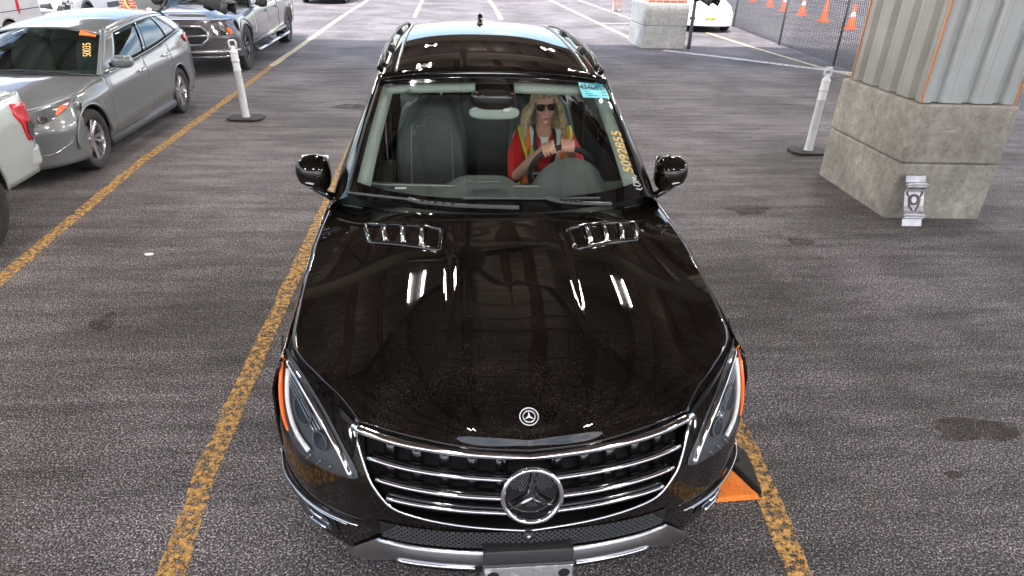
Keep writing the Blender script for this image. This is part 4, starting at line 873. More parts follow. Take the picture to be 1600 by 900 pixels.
# ================================================================ rubber wedge, litter
rw = empty('cable_ramp_end', 'orange and black rubber ramp end sticking out beside the SUV front corner', 'ramp', (0, 0, 0))
def ramp(out, top, name, m, hz=.045):
    n = len(out); b = MB(); cx = sum(p[0] for p in out) / n; cy = sum(p[1] for p in out) / n
    b.add([(x, y, .004) for x, y in out] + [(cx + (x - cx) * .93, cy + (y - cy) * .93, hz) for x, y in top], [tuple(range(n, 2 * n))] + [(k, (k + 1) % n, n + (k + 1) % n, n + k) for k in range(n)]); return b.build(name, m, rw, bevel=.006, smooth=False)
M['ramporange'] = mat('ramporange', (.85, .22, .015), .6, var=(20, (.55, .15, .02), .5, .75), bump=(80, .4, .004))
oo = [(.80, .60), (1.235, .615), (1.165, .81), (.80, .90)]; ramp(oo, oo, 'orange_panel', 'ramporange', .028)
bo = [(1.175, .82), (1.245, .628), (1.275, .79), (1.285, .92), (1.235, 1.0), (1.15, .93)]; ramp(bo, bo, 'black_panel', 'rubber', .04)
b = MB()
for i in range(15):
    for j in range(8):
        x, y = .84 + i * .027, .632 + j * .025
        if x + y * .78 < 1.235 + .615 * .78 - .02 and y < .80: b.tube([(x, y, .026), (x, y, .033)], .006, 6)
b.build('studs', 'ramporange', rw, smooth=False)
b = MB(); b.tube([(1.20, .86, .041), (1.20, .86, .044)], .022, 16); b.build('bolt_hole', 'void', rw); b = MB(); b.tube([(1.03, .70, .0285), (1.03, .70, .034)], .016, 12); b.build('bolt_head', 'rust', rw)
def flake(name, x, y, s, m, label, cat):
    b = MB(); n = 7; pts = [(s * (1 + .4 * random.random()) * math.cos(2 * math.pi * k / n), .6 * s * (1 + .5 * random.random()) * math.sin(2 * math.pi * k / n)) for k in range(n)]; b.prism(pts, .002, .008); tag(b.build(name, m, smooth=False, loc=(x, y, 0)), label, cat)
flake('paper_scrap', -2.82, 3.61, .036, 'white_ink', 'small white paper scrap on the asphalt left of the SUV hood', 'litter')
M['leaf'] = mat('leaf', (.09, .05, .03), .8)
flake('dead_leaf', 7.75, 15.0, .16, 'leaf', 'dark leaf clump on the ground left of the fence', 'litter')
flake('dead_leaf', 6.4, 19.0, .1, 'white_ink', 'pale scrap on the ground beside the fence foot', 'litter')
# ================================================================ chain-link fence
fn = empty('chain_link_fence', 'grey chain-link fence on round posts behind the white metal column', 'fence', (0, 0, 0)); FH = 2.3
FP = [(9.0, 11.2), (9.49, 14.93), (10.05, 19.22), (10.80, 24.82), (11.3, 29.5), (11.9, 35)]
M['galvpost'] = mat('galvpost', (.12, .12, .13), .5, .4); M['wire'] = mat('wire', (.10, .10, .11), .6, .2)
for x, y in FP: b = MB(); b.tube([(x, y, 0), (x, y, FH + .05)], .032, 8); b.tube([(x, y, FH + .04), (x, y, FH + .09)], [.036, .01], 8); b.build('fence_post', 'galvpost', fn)
b = MB(); b.tube([(x, y, FH) for x, y in FP], .022, 6); b.build('top_rail', 'galvpost', fn)
b = MB(); acc = 0
for i in range(len(FP) - 1):
    p, q = Vector((*FP[i], 0)), Vector((*FP[i + 1], 0)); L_ = (q - p).length; d = (q - p) / L_; st = .11; k = -int(FH / st)
    for s in range(-int(FH / st) - 1, int(L_ / st) + 2):
        for sg in (1, -1):
            a0 = s * st if sg > 0 else s * st + FH; t0 = max(0, (0 - a0) if sg > 0 else (a0 - L_)); t1 = min(FH, (L_ - a0) if sg > 0 else a0)
            if t1 - t0 < .02: continue
            A = p + d * (a0 + sg * t0) + Vector((0, 0, .03 + t0)); B = p + d * (a0 + sg * t1) + Vector((0, 0, .03 + t1)); nn = Vector((d.y, -d.x, 0)) * .003 * sg
            b.tube([A + nn, B + nn], .0085, 3, cap=False)
b.build('wire_mesh', 'wire', fn, smooth=False)
# ================================================================ traffic cones
M['cone'] = mat('cone', (.95, .13, .02), .5); M['conewhite'] = mat('conewhite', (.8, .8, .8), .4)
cl = ['orange cone beyond the fence, nearest and with a white collar', 'plain orange cone beyond the fence, second nearest', 'orange cone with white collar, third nearest beyond the fence', 'orange cone touching the dark fence post line, fourth away', 'small orange cone beyond the fence, fifth away', 'small orange cone at the top of the picture, farthest away']
proto = None
for i, ((x, y), l) in enumerate(zip([(15.6, 24.8), (16.2, 28.0), (16.9, 31.4), (17.15, 33.9), (18.1, 37.7), (18.8, 41.6)], cl)):
    e = empty('traffic_cone', l, 'traffic cone', (x, y, 0), random.random(), 'orange cones beyond the fence')
    s = 1.12
    if proto is None:
        b = MB(); b.prism([(-.22, -.18), (-.18, -.22), (.18, -.22), (.22, -.18), (.22, .18), (.18, .22), (-.18, .22), (-.22, .18)], .0, .04); p1 = b.build('cone_base', 'cone', e, smooth=False)
        b = MB(); b.lathe([(.155, .04), (.03, .82), (.001, .83)], 20); p2 = b.build('cone_body', 'cone', e); b = MB(); b.lathe([(.098, .42), (.072, .58)], 20); p3 = b.build('collar', 'conewhite', e); p4 = None; proto = (p1, p2, p3)
    else:
        for p in proto[:2] + ((proto[2],) if i in (2, 3) else ()): q = p.copy(); q.parent = e; COL.objects.link(q)
    e.scale = (s, s, s)

# ================================================================ other vehicles
def vehicle(root, paint, S, P):
    """P: plan=[(x,y)], lean, zf0,zf1 fascia, hood centre heights, cowl y, roof y range, windows"""
    s = Shell(S, root, paint); L = S['L']; Wm = P['W']
    cutl = []
    for sg in (-1, 1):
        for nm, a, b in P['cuts']:
            if nm == 'fender': cutl.append((nm, b, sg)); continue
            o = s.side(nm, a, b, sg)
            if nm.endswith('door') and P.get('handles', True):
                y = b - .17; z = s.topz(y) - .14; x = s.sx(y, z); h = MB(); h.tube([(sg * x, y - .1, z), (sg * (x + .035), y - .07, z + .005), (sg * (x + .035), y + .06, z + .01), (sg * x, y + .09, z + .01)], .014, 8); h.build('handle', P.get('handlem', paint), o)
        for y in [a for a, r in S['arches']]: wheel(root, sg * (Wm - P['tw'] / 2 - .01), y, S['r'], P['rim'], P['tw'], sg, P['ws'], red=P.get('red', False) and y < 2, treads=P.get('treads', 0))
    xp = [a for a, b in P['plan']]; yp = [b for a, b in P['plan']]
    def Ff0(x, z):
        ax = abs(x); TT = P['plan']; y = .5 * sitp(ax, TT) + .25 * (sitp(ax + .04, TT) + sitp(max(ax - .04, 0), TT)); return y + max(z - P['zl'], 0) * P['lean'] * (1 + (ax / Wm) ** 4)
    zm = P['zf0'] + (P['ez'] - P['zf0']) * .55; xr = s.topx(.6) / Wm
    def wsc(z): t = min(max((z - zm) / (P['ez'] - zm), 0), 1); return 1 - (1 - xr) * t * t * (3 - 2 * t)
    def Ff(x, z, off=0):
        y = Ff0(x, z); e = .01; n = Vector(((Ff0(x + e, z) - Ff0(x - e, z)) / (2 * e), -1, (Ff0(x, z + e) - Ff0(x, z - e)) / (2 * e))).normalized(); return tuple(Vector((x * wsc(z), y, z)) + n * off)
    for nm, b, sg in cutl: s.side(nm, lambda z: Ff0(Wm, min(z, P['ez'])) + .003, b, sg)
    ztop = lambda x: P['hz'][0] + (P['ez'] - P['hz'][0]) * (abs(x) / Wm) ** 3
    MB().grid([[Ff(-Wm + 2 * Wm * i / 60, P['zf0'] + (ztop(-Wm + 2 * Wm * i / 60) - P['zf0']) * k / 14) for k in range(15)] for i in range(61)]).build('front_bumper', P.get('bumperm', paint), root, solid=.01)
    cy = P['cowl']
    rows = []
    for k in range(25):
        v = k / 24; r = []
        for i in range(41):
            u = i / 20 - 1; y0 = Ff0(u * Wm * .98, ztop(u * Wm)); y1 = cy + P.get('cowlbow', .18) * abs(u) ** 2.2; y = y0 + .003 + (y1 - y0) * v; xe = s.topx(max(y, .6)); x = u * min(xe, Wm * .985); bl = min(v / .22, 1); bl = bl * bl * (3 - 2 * bl); 
            zc = sitp(y - .0, [(0, P['hz'][0])] + P['hz'][1]); ze = s.topz(y); z = zc + (ze - zc) * abs(u) ** P.get('hp', 2.6) + P.get('dome', 0) * (1 / (1 + math.exp((abs(u) - .55) / .04))) * min(v * 3, 1) * min((1 - v) * 4, 1)
            z = ztop(u * Wm) * (1 - bl) + z * bl; r.append((x, y, z))
        rows.append(r)
    MB().grid(rows, flip=True).build('hood', paint, root, solid=.01)
    if P.get('glass', True):
        s.greenhouse(P['wins'], glassm=P.get('sideglass', 'tint'))
        y0, y1 = P['roof']; s.roof(y0, y1, crown=P.get('crown', .06))
        xb = s.G(0, 0, 1)[0] - .01; xt = s.G(0, 1, 1)[0] - .01; A = s.G(0, 0, 1); B = s.G(0, 1, 1)
        wb = lambda u: (xb * u, cy - .02 + (A[1] - cy + .02) * abs(u) ** 2.2, P['cz'] + (A[2] - P['cz']) * abs(u) ** 2)
        wt_ = lambda u: (xt * u, y0 + (B[1] - y0) * abs(u) ** 2, B[2] + P.get('crown', .06) * (1 - abs(u) ** 2.4))
        w = MB().grid(screen_rows(wb, wt_, 12, 14), flip=True).build('windshield', P.get('wsm', 'autoglass'), root)
        c = MB(); c.tube([tuple(Vector(wb(i / 14 - 1)) + Vector((0, -.01, .012))) for i in range(29)], .03, 6, flat=.4); c.build('cowl', 'plastic', root)
        for sg in (-1, 1): c = MB(); c.tube([tuple(Vector(wb(sg)).lerp(Vector(wt_(sg)), k / 12) + Vector((sg * .01, 0, .02))) for k in range(13)], P.get('apw', .035), 8, flat=.6); c.build('windshield_pillar', paint, root)
        for x0, x1 in ((-.55, .02), (.0, .55)): c = MB(); c.tube([(Vector(wb(x0 / xb)) + Vector((0, -.015, .04))), (Vector(wb(x1 / xb)) + Vector((0, -.02, .03)))], .012, 6); c.build('wiper', 'plastic', root)
        # cabin: dash, seats, dark floor
        d = MB(); d.box((-Wm * .82, cy + .12, P['cz'] - .30), (Wm * .82, cy + .5, P['cz'] - .03)); d.build('dashboard', 'interior', root, bevel=.06)
        for x in (-.38, .38):
            for y in P.get('seats', (cy + 1.25,)):
                g = MB().grid(superell((x, y, P['cz'] - .08), (.24, .09, .36), 3)); g.map(lambda v: Vector((v.x, v.y + (v.z - P['cz']) * .25, v.z))); g.build('seat_back', 'seatfabric', root)
                g = MB().grid(superell((x, y + .07, P['cz'] + .28 * P.get('hs', 1)), (.125, .05, .085), 2.6)); g.build('headrest', 'seatfabric', root)
    # tail
    zt = s.topz(L - .05); rows = []
    for k in range(13):
        z = S['sill'] + (zt - S['sill']) * k / 12; rows.append([(u * s.sx(L - .08, z), L - .08 - .0 * k + .09 * (1 - abs(u) ** 4), z) for u in [i / 10 - 1 for i in range(21)]])
    MB().grid(rows).build('tailgate' if P.get('hatch') else 'rear_bumper', paint, root, solid=.01)
    if P.get('rearglass'):
        D0 = s.G(1, 0, 1); D1 = s.G(1, 1, 1)
        MB().grid([[(u * (D0[0] + (D1[0] - D0[0]) * t), D0[1] + (D1[1] - D0[1]) * t + .04 * (1 - u * u), D0[2] + (D1[2] + .04 - D0[2]) * t) for u in [i / 8 - 1 for i in range(17)]] for t in [k / 8 for k in range(9)]], flip=True).build('rear_window', 'tint', root)
        MB().grid([[(u * s.topx(y), y + .03 * (1 - u * u) * (y > D0[1] + .01), s.topz(y) + .03 * (1 - abs(u) ** 3)) for u in [i / 8 - 1 for i in range(17)]] for y in [D0[1] - .02 + (L - .06 - D0[1]) * t / 4 for t in range(5)]]).build('rear_deck', paint, root)
    u = MB(); u.box((-Wm * .68, .2, S['sill'] - .03), (Wm * .68, L - .2, S['sill'] + .22)); u.box((-Wm + .30, .25, S['sill'] + .1), (Wm - .30, cy, P['ez'] - .12)); u.build('underbody', 'void', root)
    sk_ = MB()
    for sg in (-1, 1): sk_ = MB(); a, b = S['arches'][0][0] + S['arches'][0][1], S['arches'][1][0] - S['arches'][1][1]; sk_.tube([(sg * (Wm - .05), a, S['sill'] + .0), (sg * (Wm - .04), b, S['sill'] + .0)], .05, 8, flat=1.3); sk_.build('side_sill', P.get('sillm', 'bumpergrey'), root)
    for sg in (-1, 1):
        for a, r in S['arches']:
            if P.get('flare'):
                c = MB(); c.tube([(sg * (s.sx(a + (r + .012) * math.cos(t), S['axz'] + (r + .012) * math.sin(t)) - .002), a + (r + .012) * math.cos(t), S['axz'] + (r + .012) * math.sin(t)) for t in [math.pi * k / 20 for k in range(21)]], P['flare'], 6); c.build('arch_lip', P.get('flarem', paint), root)
    return s, Ff
def side_mirrors(root, x, y, z, m, w=.11, h=.085, vert=False):
    for sg in (-1, 1):
        g = MB().grid(superell((0, 0, 0), (w, .07, h), 2.8)); g.map(lambda v: Vector((sg * (x + .10) + v.x, y + v.y, z + v.z))); mo = g.build('side_mirror', m, root)
        c = MB(); c.tube([(sg * (x - .05), y, z - h * .5), (sg * (x + .06), y, z - h * .35)], .028, 8); c.build('mirror_arm', 'plastic', mo)
# --- silver hatchback
hb_ = empty('hatchback', 'silver-grey hatchback with orange windshield sticker, parked at left behind the pickup tail', 'car', (-5.15, 5.18, 0), R(1.9))
S = dict(L=4.76, sill=.22, axz=.33, r=.335, arches=[(.88, .385), (3.80, .385)], tuck=.05, full=[(.2, .86), (.7, .905), (1.5, .90), (3.0, .905), (3.9, .915), (4.4, .88), (4.8, .80)],
         topz=[(.3, .745), (.75, .825), (1.2, .895), (1.55, .945), (2.5, .985), (3.3, 1.04), (3.9, 1.11), (4.4, 1.15), (4.8, 1.10)],
         topx=[(.3, .80), (.75, .83), (1.2, .845), (1.55, .86), (2.5, .865), (3.4, .86), (4.0, .855), (4.4, .83), (4.8, .72)],
         crease=[(.40, .05, .022), (.80, .05, .012)], A=(1.42, 2.28), D=(4.66, 4.42), roofz=[(2.0, 1.28), (2.4, 1.335), (3.0, 1.39), (3.7, 1.41), (4.3, 1.385), (4.7, 1.33)], roofx=[(2.0, .60), (2.6, .63), (3.4, .62), (4.2, .59), (4.7, .55)])
P = dict(W=.90, plan=[(0, 0), (.3, .03), (.55, .12), (.72, .25), (.82, .40), (.88, .55), (.90, .70)], lean=.25, zl=.55, zf0=.20, hz=(.74, [(.3, .82), (.7, .90), (1.2, .965), (1.5, .99)]), ez=.83, cowl=1.28, cowlbow=.22, cz=.985, roof=(2.16, 4.56), dome=.012,
         cuts=[('fender', .50, 1.44), ('front_door', 1.445, 2.62), ('rear_door', 2.625, 3.55), ('quarter_panel', 3.555, 4.68)], wins=[(.11, .42, 0, 0), (.445, .72, 0, -.0), (.735, .86, -.0, -.06)], tw=.225, rim=.225, ws='alloy', red=True, hatch=True, rearglass=True, seats=(2.45, 3.4), hs=.8, flare=.012, handlem='chrome', sideglass='autoglass')
s, Ff = vehicle(hb_, 'silverpaint', S, P)
side_mirrors(hb_, .90, 1.72, 1.06, 'silverpaint', .12, .075)
for sg in (-1, 1):
    f = lambda x, z, o=0, sg=sg: Ff(sg * x, z, o)
    HL = [(.48, .60), (.62, .615), (.74, .655), (.84, .725), (.885, .815), (.84, .805), (.72, .765), (.58, .70)]
    v, fc = blob(f, HL, .016, 8, 3); hl = MB().add(v, fc).build('headlight', 'housing', hb_)
    for c, r0 in (((.62, .65), .026), ((.71, .685), .032)): v, fc = blob(f, circ(c, r0, 16), .024, 3); MB().add(v, fc).build('bulb', 'chrome', hl)
    a = MB(); a.tube([f(.515, .61, .02), f(.65, .63, .02), f(.76, .665, .02), f(.85, .735, .02)], .006, 6); a.build('light_strip', 'chrome', hl)
    v, fc = blob(f, [(.79, .700), (.83, .725), (.872, .795), (.82, .775)], .023, 4, 2); MB().add(v, fc).build('turn_lamp', 'amber', hl)
    v, fc = blob(f, HL, .032, 8, 3); MB().add(v, fc).build('headlight_cover', 'lens', hl)
    v, fc = blob(f, [(.56, .34), (.72, .36), (.80, .43), (.76, .45), (.60, .40)], .004, 4, 3); fg = MB().add(v, fc).build('fog_lamp', 'void', hb_)
    a = MB(); a.tube([f(.60, .33, .012), f(.74, .345, .012), f(.83, .41, .012), f(.845, .475, .012)], .009, 6); a.build('fog_trim', 'chrome', fg)
    v, fc = blob(lambda y, z, o, sg=sg: (sg * (s.sx(y, z) + o), y, z), [(4.28, 1.05), (4.40, .98), (4.60, .96), (4.68, 1.03), (4.60, 1.09), (4.38, 1.09)], .014, 4, 2, flip=sg < 0); MB().add(v, fc).build('taillight', 'red_lens', hb_, solid=.01)
gl = MB(); v, fc = blob(Ff, [(-.40, .60), (.40, .60), (.46, .54), (.34, .47), (-.34, .47), (-.46, .54)], .006, 5, 2); gl.add(v, fc); gg = gl.build('grille', 'void', hb_)
for z in (.50, .55, .595): a = MB(); a.tube([Ff(x, z, .012) for x in [-.38 + .076 * i for i in range(11)]], .007, 6); a.build('grille_bar', 'chrome', gg)
v, fc = blob(Ff, [(-.5, .25), (.5, .25), (.52, .33), (.42, .40), (-.42, .40), (-.52, .33)], .006, 4, 1); MB().add(v, fc).build('air_intake', 'bumpergrey', hb_)
for sg in (-1, 1): b = MB(); b.grid(superell((sg * .79, .80, .74), (.085, .13, .085), 2.2)); b.build('wing_corner', 'silverpaint', hb_)
# stickers and grease-pencil writing on its windshield
A = s.G(0, 0, 1); B = s.G(0, 1, 1)
def hw(u, t, off=.012):
    xb = A[0] - .01; xt = B[0] - .01; cy = 1.28
    wb = Vector((xb * u, cy - .02 + (A[1] - cy + .02) * abs(u) ** 2.2, .985 + (A[2] - .985) * abs(u) ** 2)); wt2 = Vector((xt * u, 2.16 + (B[1] - 2.16) * abs(u) ** 2, B[2] + .06 * (1 - abs(u) ** 2.4))); p = wb.lerp(wt2, t); n = Vector((0, -(wt2.z - wb.z), wt2.y - wb.y)).normalized(); p.z += .02 * math.sin(math.pi * t); p.y -= .012 * math.sin(math.pi * t); return p + n * off
for nm, u0, u1, t0, t1, m, nn in (('windshield_sticker', .66, .92, .84, .97, 'orangelabel', 0), ('inspection_sticker', -.90, -.70, .50, .62, 'greenlabel', 0)): MB().grid([[tuple(hw(u0 + (u1 - u0) * i / 4, t0 + (t1 - t0) * k / 3)) for i in range(5)] for k in range(4)]).build(nm, m, hb_)
Ud = (hw(.80, .75) - hw(.86, .25)).normalized(); Nn = Vector((.2, -.6, .7)); text_on('marker_number', '50035', bpy.data.materials['marker_yellow'], hw(.84, .50, .016), Ud, Nn.cross(Ud), .12, hb_, .004)
c = MB(); c.tube([hw(-.45, .80, .02), hw(-.30, .93, .02)], .012, 6, flat=.3); c.build('sun_label', 'white_ink', hb_)
# --- white pickup at the left edge, tail towards us
def pickup_bed(s, root, paint, y0, y1, Wm, zt, tail=True, inner='plastic'):
    b = MB(); b.box((-Wm + .12, y0, .62), (Wm - .12, y1, .68)); bd = b.build('bed_floor', inner, root)
    for sg in (-1, 1):
        b = MB(); b.grid([[(sg * (s.topx(y) - .10), y, z) for z in (.66, s.topz(y) - .02, s.topz(y))] for y in (y0, (y0 + y1) / 2, y1)]); b.build('bed_liner', inner, root)
        b = MB(); b.tube([(sg * (s.topx(y0 + (y1 - y0) * k / 10) - .045), y0 + (y1 - y0) * k / 10, s.topz(y0 + (y1 - y0) * k / 10) + .0) for k in range(11)], .055, 8, flat=.35); b.build('bed_rail', paint, root)
wp = empty('pickup_truck', 'silver-white pickup at the left edge with only its tail, red lamp and rear wheel showing', 'pickup truck', (-4.94, -1.04, 0), R(1.2))
S = dict(L=5.74, sill=.40, axz=.39, r=.395, arches=[(.95, .46), (4.68, .46)], tuck=.04, full=[(.2, .93), (.8, .985), (5.0, .985), (5.5, .975), (5.8, .955)],
         topz=[(.3, .98), (1.3, 1.08), (1.8, 1.12), (3.6, 1.13), (3.8, 1.14), (5.8, 1.13)], topx=[(.3, .90), (1.3, .93), (1.8, .94), (5.8, .935)], crease=[(.80, .05, .008)],
         A=(1.75, 2.35), D=(3.75, 3.65), roofz=[(2, 1.62), (2.5, 1.66), (3.7, 1.64)], roofx=[(2, .68), (3.7, .68)])
P = dict(W=.98, plan=[(0, 0), (.5, .04), (.8, .15), (.93, .30), (.98, .5)], lean=.12, zl=.7, zf0=.38, hz=(1.0, [(.4, 1.08), (1.2, 1.15), (1.7, 1.17)]), ez=1.0, cowl=1.6, cz=1.16, roof=(2.25, 3.75), cuts=[('fender', .45, 1.8), ('front_door', 1.805, 2.78), ('rear_door', 2.785, 3.75), ('bed_side', 3.76, 5.70)], wins=[(.09, .47, 0, 0), (.50, .93, 0, 0)], tw=.26, rim=.24, ws='dark', flare=.012, seats=(2.7,), handlem='chrome')
s, Ff2 = vehicle(wp, 'truckwhite', S, P); pickup_bed(s, wp, 'truckwhite', 3.80, 5.58, .98, 1.13); side_mirrors(wp, .98, 1.95, 1.25, 'plastic')
for sg in (-1, 1):
    b = MB(); v, fc = blob(lambda y, z, o, sg=sg: (sg * (s.sx(y, z) + o), y, z), [(5.50, 1.06), (5.56, 1.05), (5.705, 1.04), (5.71, .80), (5.66, .70), (5.59, .72), (5.54, .88), (5.49, .96)], .010, 5, 1, flip=sg < 0); b.add(v, fc); tl2 = b.build('taillight', 'red_lens', wp, solid=.03)
    b = MB(); b.box((sg * .84 - .11, 5.715, .72), (sg * .84 + .11, 5.735, 1.04)); b.build('lamp_back', 'red_lens', tl2, bevel=.01)
    b = MB(); v, fc = blob(lambda y, z, o, sg=sg: (sg * (s.sx(y, z) + o), y, z), [(5.61, .88), (5.69, .88), (5.695, .79), (5.65, .73), (5.61, .76)], .016, 3, 1, flip=sg < 0); b.add(v, fc); b.build('reverse_lens', 'housing', tl2)
    v, fc = blob(lambda x, z, o, sg=sg: Ff2(sg * x, z, o), [(.60, .78), (.90, .80), (.93, .95), (.62, .93)], .01, 4, 2); MB().add(v, fc).build('headlight', 'lens', wp)
b = MB(); b.prism([(-.955, 5.58), (.955, 5.58), (.965, 5.70), (.93, 5.79), (.80, 5.85), (-.80, 5.85), (-.93, 5.79), (-.965, 5.70)], .47, .645); b.build('step_bumper', 'truckwhite', wp, bevel=.03, smooth=False); b = MB(); b.prism([(-.78, 5.70), (.78, 5.70), (.78, 5.83), (-.78, 5.83)], .645, .655); b.build('step_pad', 'plastic', wp, smooth=False)
b = MB(); v, fc = blob(lambda x, z, o: Ff2(x, z, o), [(-.55, .68), (.55, .68), (.55, .95), (-.55, .95)], .01, 4, 1); b.add(v, fc); b.build('grille', 'void', wp)
# --- dark grey lifted pickup
dp_ = empty('pickup_truck', 'dark grey lifted pickup with big knobby tyres, honeycomb grille and silver side steps', 'pickup truck', (-5.46, 12.12, 0), R(2.0))
S = dict(L=6.72, sill=.46, axz=.45, r=.455, arches=[(1.08, .53), (5.72, .53)], tuck=.035, full=[(.2, .95), (.8, .985), (6.2, .985), (6.7, .96)], archh=.84,
         topz=[(.2, 1.0), (.9, 1.04), (1.9, 1.10), (2.3, 1.13), (4.4, 1.15), (4.6, 1.18), (6.7, 1.18)], topx=[(.2, .86), (.9, .90), (1.9, .93), (2.3, .94), (6.7, .935)], crease=[(.85, .05, .012), (.55, .04, .008)],
         A=(2.05, 2.80), D=(4.42, 4.30), roofz=[(2.3, 1.58), (2.9, 1.66), (4.4, 1.63)], roofx=[(2.3, .67), (4.4, .68)])
P = dict(W=.985, plan=[(0, 0), (.45, .05), (.7, .14), (.85, .26), (.94, .42), (.985, .62)], lean=.16, zl=.75, zf0=.34, hz=(1.03, [(.2, 1.08), (.7, 1.14), (1.3, 1.17), (1.9, 1.19)]), ez=1.02, cowl=1.85, cz=1.19, roof=(2.68, 4.4), dome=.03, cuts=[('fender', .52, 2.05), ('front_door', 2.055, 3.30), ('rear_door', 3.305, 4.45), ('bed_side', 4.48, 6.60)], wins=[(.08, .47, 0, 0), (.50, .93, 0, 0)], tw=.31, rim=.25, ws='dark', treads=26, flare=.02, seats=(3.2,), bumperm='greypaint', sillm='greypaint')
s, Fr = vehicle(dp_, 'greypaint', S, P); pickup_bed(s, dp_, 'greypaint', 4.55, 6.55, .98, 1.18); side_mirrors(dp_, 1.0, 2.30, 1.26, 'plastic', .12, .13)
v, fc = blob(Fr, [(-.44, .90), (.44, .90), (.50, .80), (.47, .68), (.34, .60), (-.34, .60), (-.47, .68), (-.50, .80)], .014, 8, 3); gg = MB().add(v, fc).build('grille', 'void', dp_)
b = MB(); b.tube([Fr(x, z, .018) for x, z in [tuple(p) for p in [( -.44, .915), (-.2, .925), (0, .93), (.2, .925), (.44, .915), (.52, .83), (.51, .70), (.38, .595), (0, .58), (-.38, .595), (-.51, .70), (-.52, .83)]]], .036, 8, closed=True, flat=.7); b.build('grille_surround', 'satin', gg)
b = MB(); b.tube([Fr(x, .765 - .02 * (1 - abs(x) / .5), .018) for x in [-.5 + .1 * i for i in range(11)]], .024, 8, flat=.7); b.build('grille_bar', 'satin', gg)
b = MB()
for i in range(-16, 17):
    for sl in (-1, 1): b.tube([Fr(i * .03 + sl * (z - .75) * .6, z, .018) for z in (.64, .70, .76, .82, .88)], .003, 4, cap=False)
b.build('honeycomb', 'bumpergrey', gg)
b = MB(); b.box((-.07, .0, .935), (.07, .03, .965)); b.map(lambda v: v + Vector((0, .02, 0))); b.build('hood_emblem', 'chrome', dp_, bevel=.006)
for sg in (-1, 1):
    f = lambda x, z, o=0, sg=sg: Fr(sg * x, z, o)
    v, fc = blob(f, [(.56, .74), (.60, .88), (.72, .92), (.86, .90), (.90, .80), (.84, .72), (.68, .70)], .008, 5, 3); hl = MB().add(v, fc).build('headlight', 'housing', dp_)
    for c, r0 in (((.65, .81), .045), ((.77, .81), .045)): v, fc = blob(f, circ(c, r0, 18), .018, 3); MB().add(v, fc).build('projector', 'chrome', hl)
    v, fc = blob(f, [(.86, .76), (.90, .80), (.885, .88), (.845, .89)], .020, 3, 2); MB().add(v, fc).build('turn_lamp', 'amber', hl)
    v, fc = blob(f, [(.56, .74), (.60, .88), (.72, .92), (.86, .90), (.90, .80), (.84, .72), (.68, .70)], .024, 5, 3); MB().add(v, fc).build('headlight_cover', 'lens', hl)
    b = MB(); b.tube([(sg * 1.04, 1.62, .33), (sg * 1.06, 1.75, .32), (sg * 1.06, 5.0, .32), (sg * 1.04, 5.15, .33)], .045, 8, flat=.6); st2 = b.build('side_step', 'satin', dp_)
    for y in (1.8, 3.3, 4.9): b = MB(); b.tube([(sg * .8, y, .42), (sg * 1.06, y, .33)], .02, 6); b.build('step_bracket', 'darkmetal', st2)
    for y in (2.6, 4.1): b = MB(); b.box((sg * 1.06 - .055, y - .22, .345), (sg * 1.06 + .055, y + .22, .352)); b.build('step_pad', 'plastic', st2)
b = MB(); b.tube([Fr(x, .47, .02) for x in [-.93 + .155 * i for i in range(13)]], .085, 10, flat=.45); fb = b.build('chrome_bumper', 'satin', dp_)
b = MB(); b.tube([Fr(x, .375, .03) for x in [-.90 + .15 * i for i in range(13)]], .018, 8); b.build('bumper_lip', 'chrome', fb)
v, fc = blob(Fr, [(-.22, .42), (.22, .42), (.22, .53), (-.22, .53)], .065, 3, 1); MB().add(v, fc).build('bumper_slot', 'void', fb)
for txt, y, z, sz in (('HEMI', 1.86, .93, .055), ('5.7', 1.92, .87, .075)): text_on('fender_script', txt, 'white_ink', (s.sx(y, z) + .004, y, z), (0, 1, 0), (0, 0, 1), sz, dp_, .006)
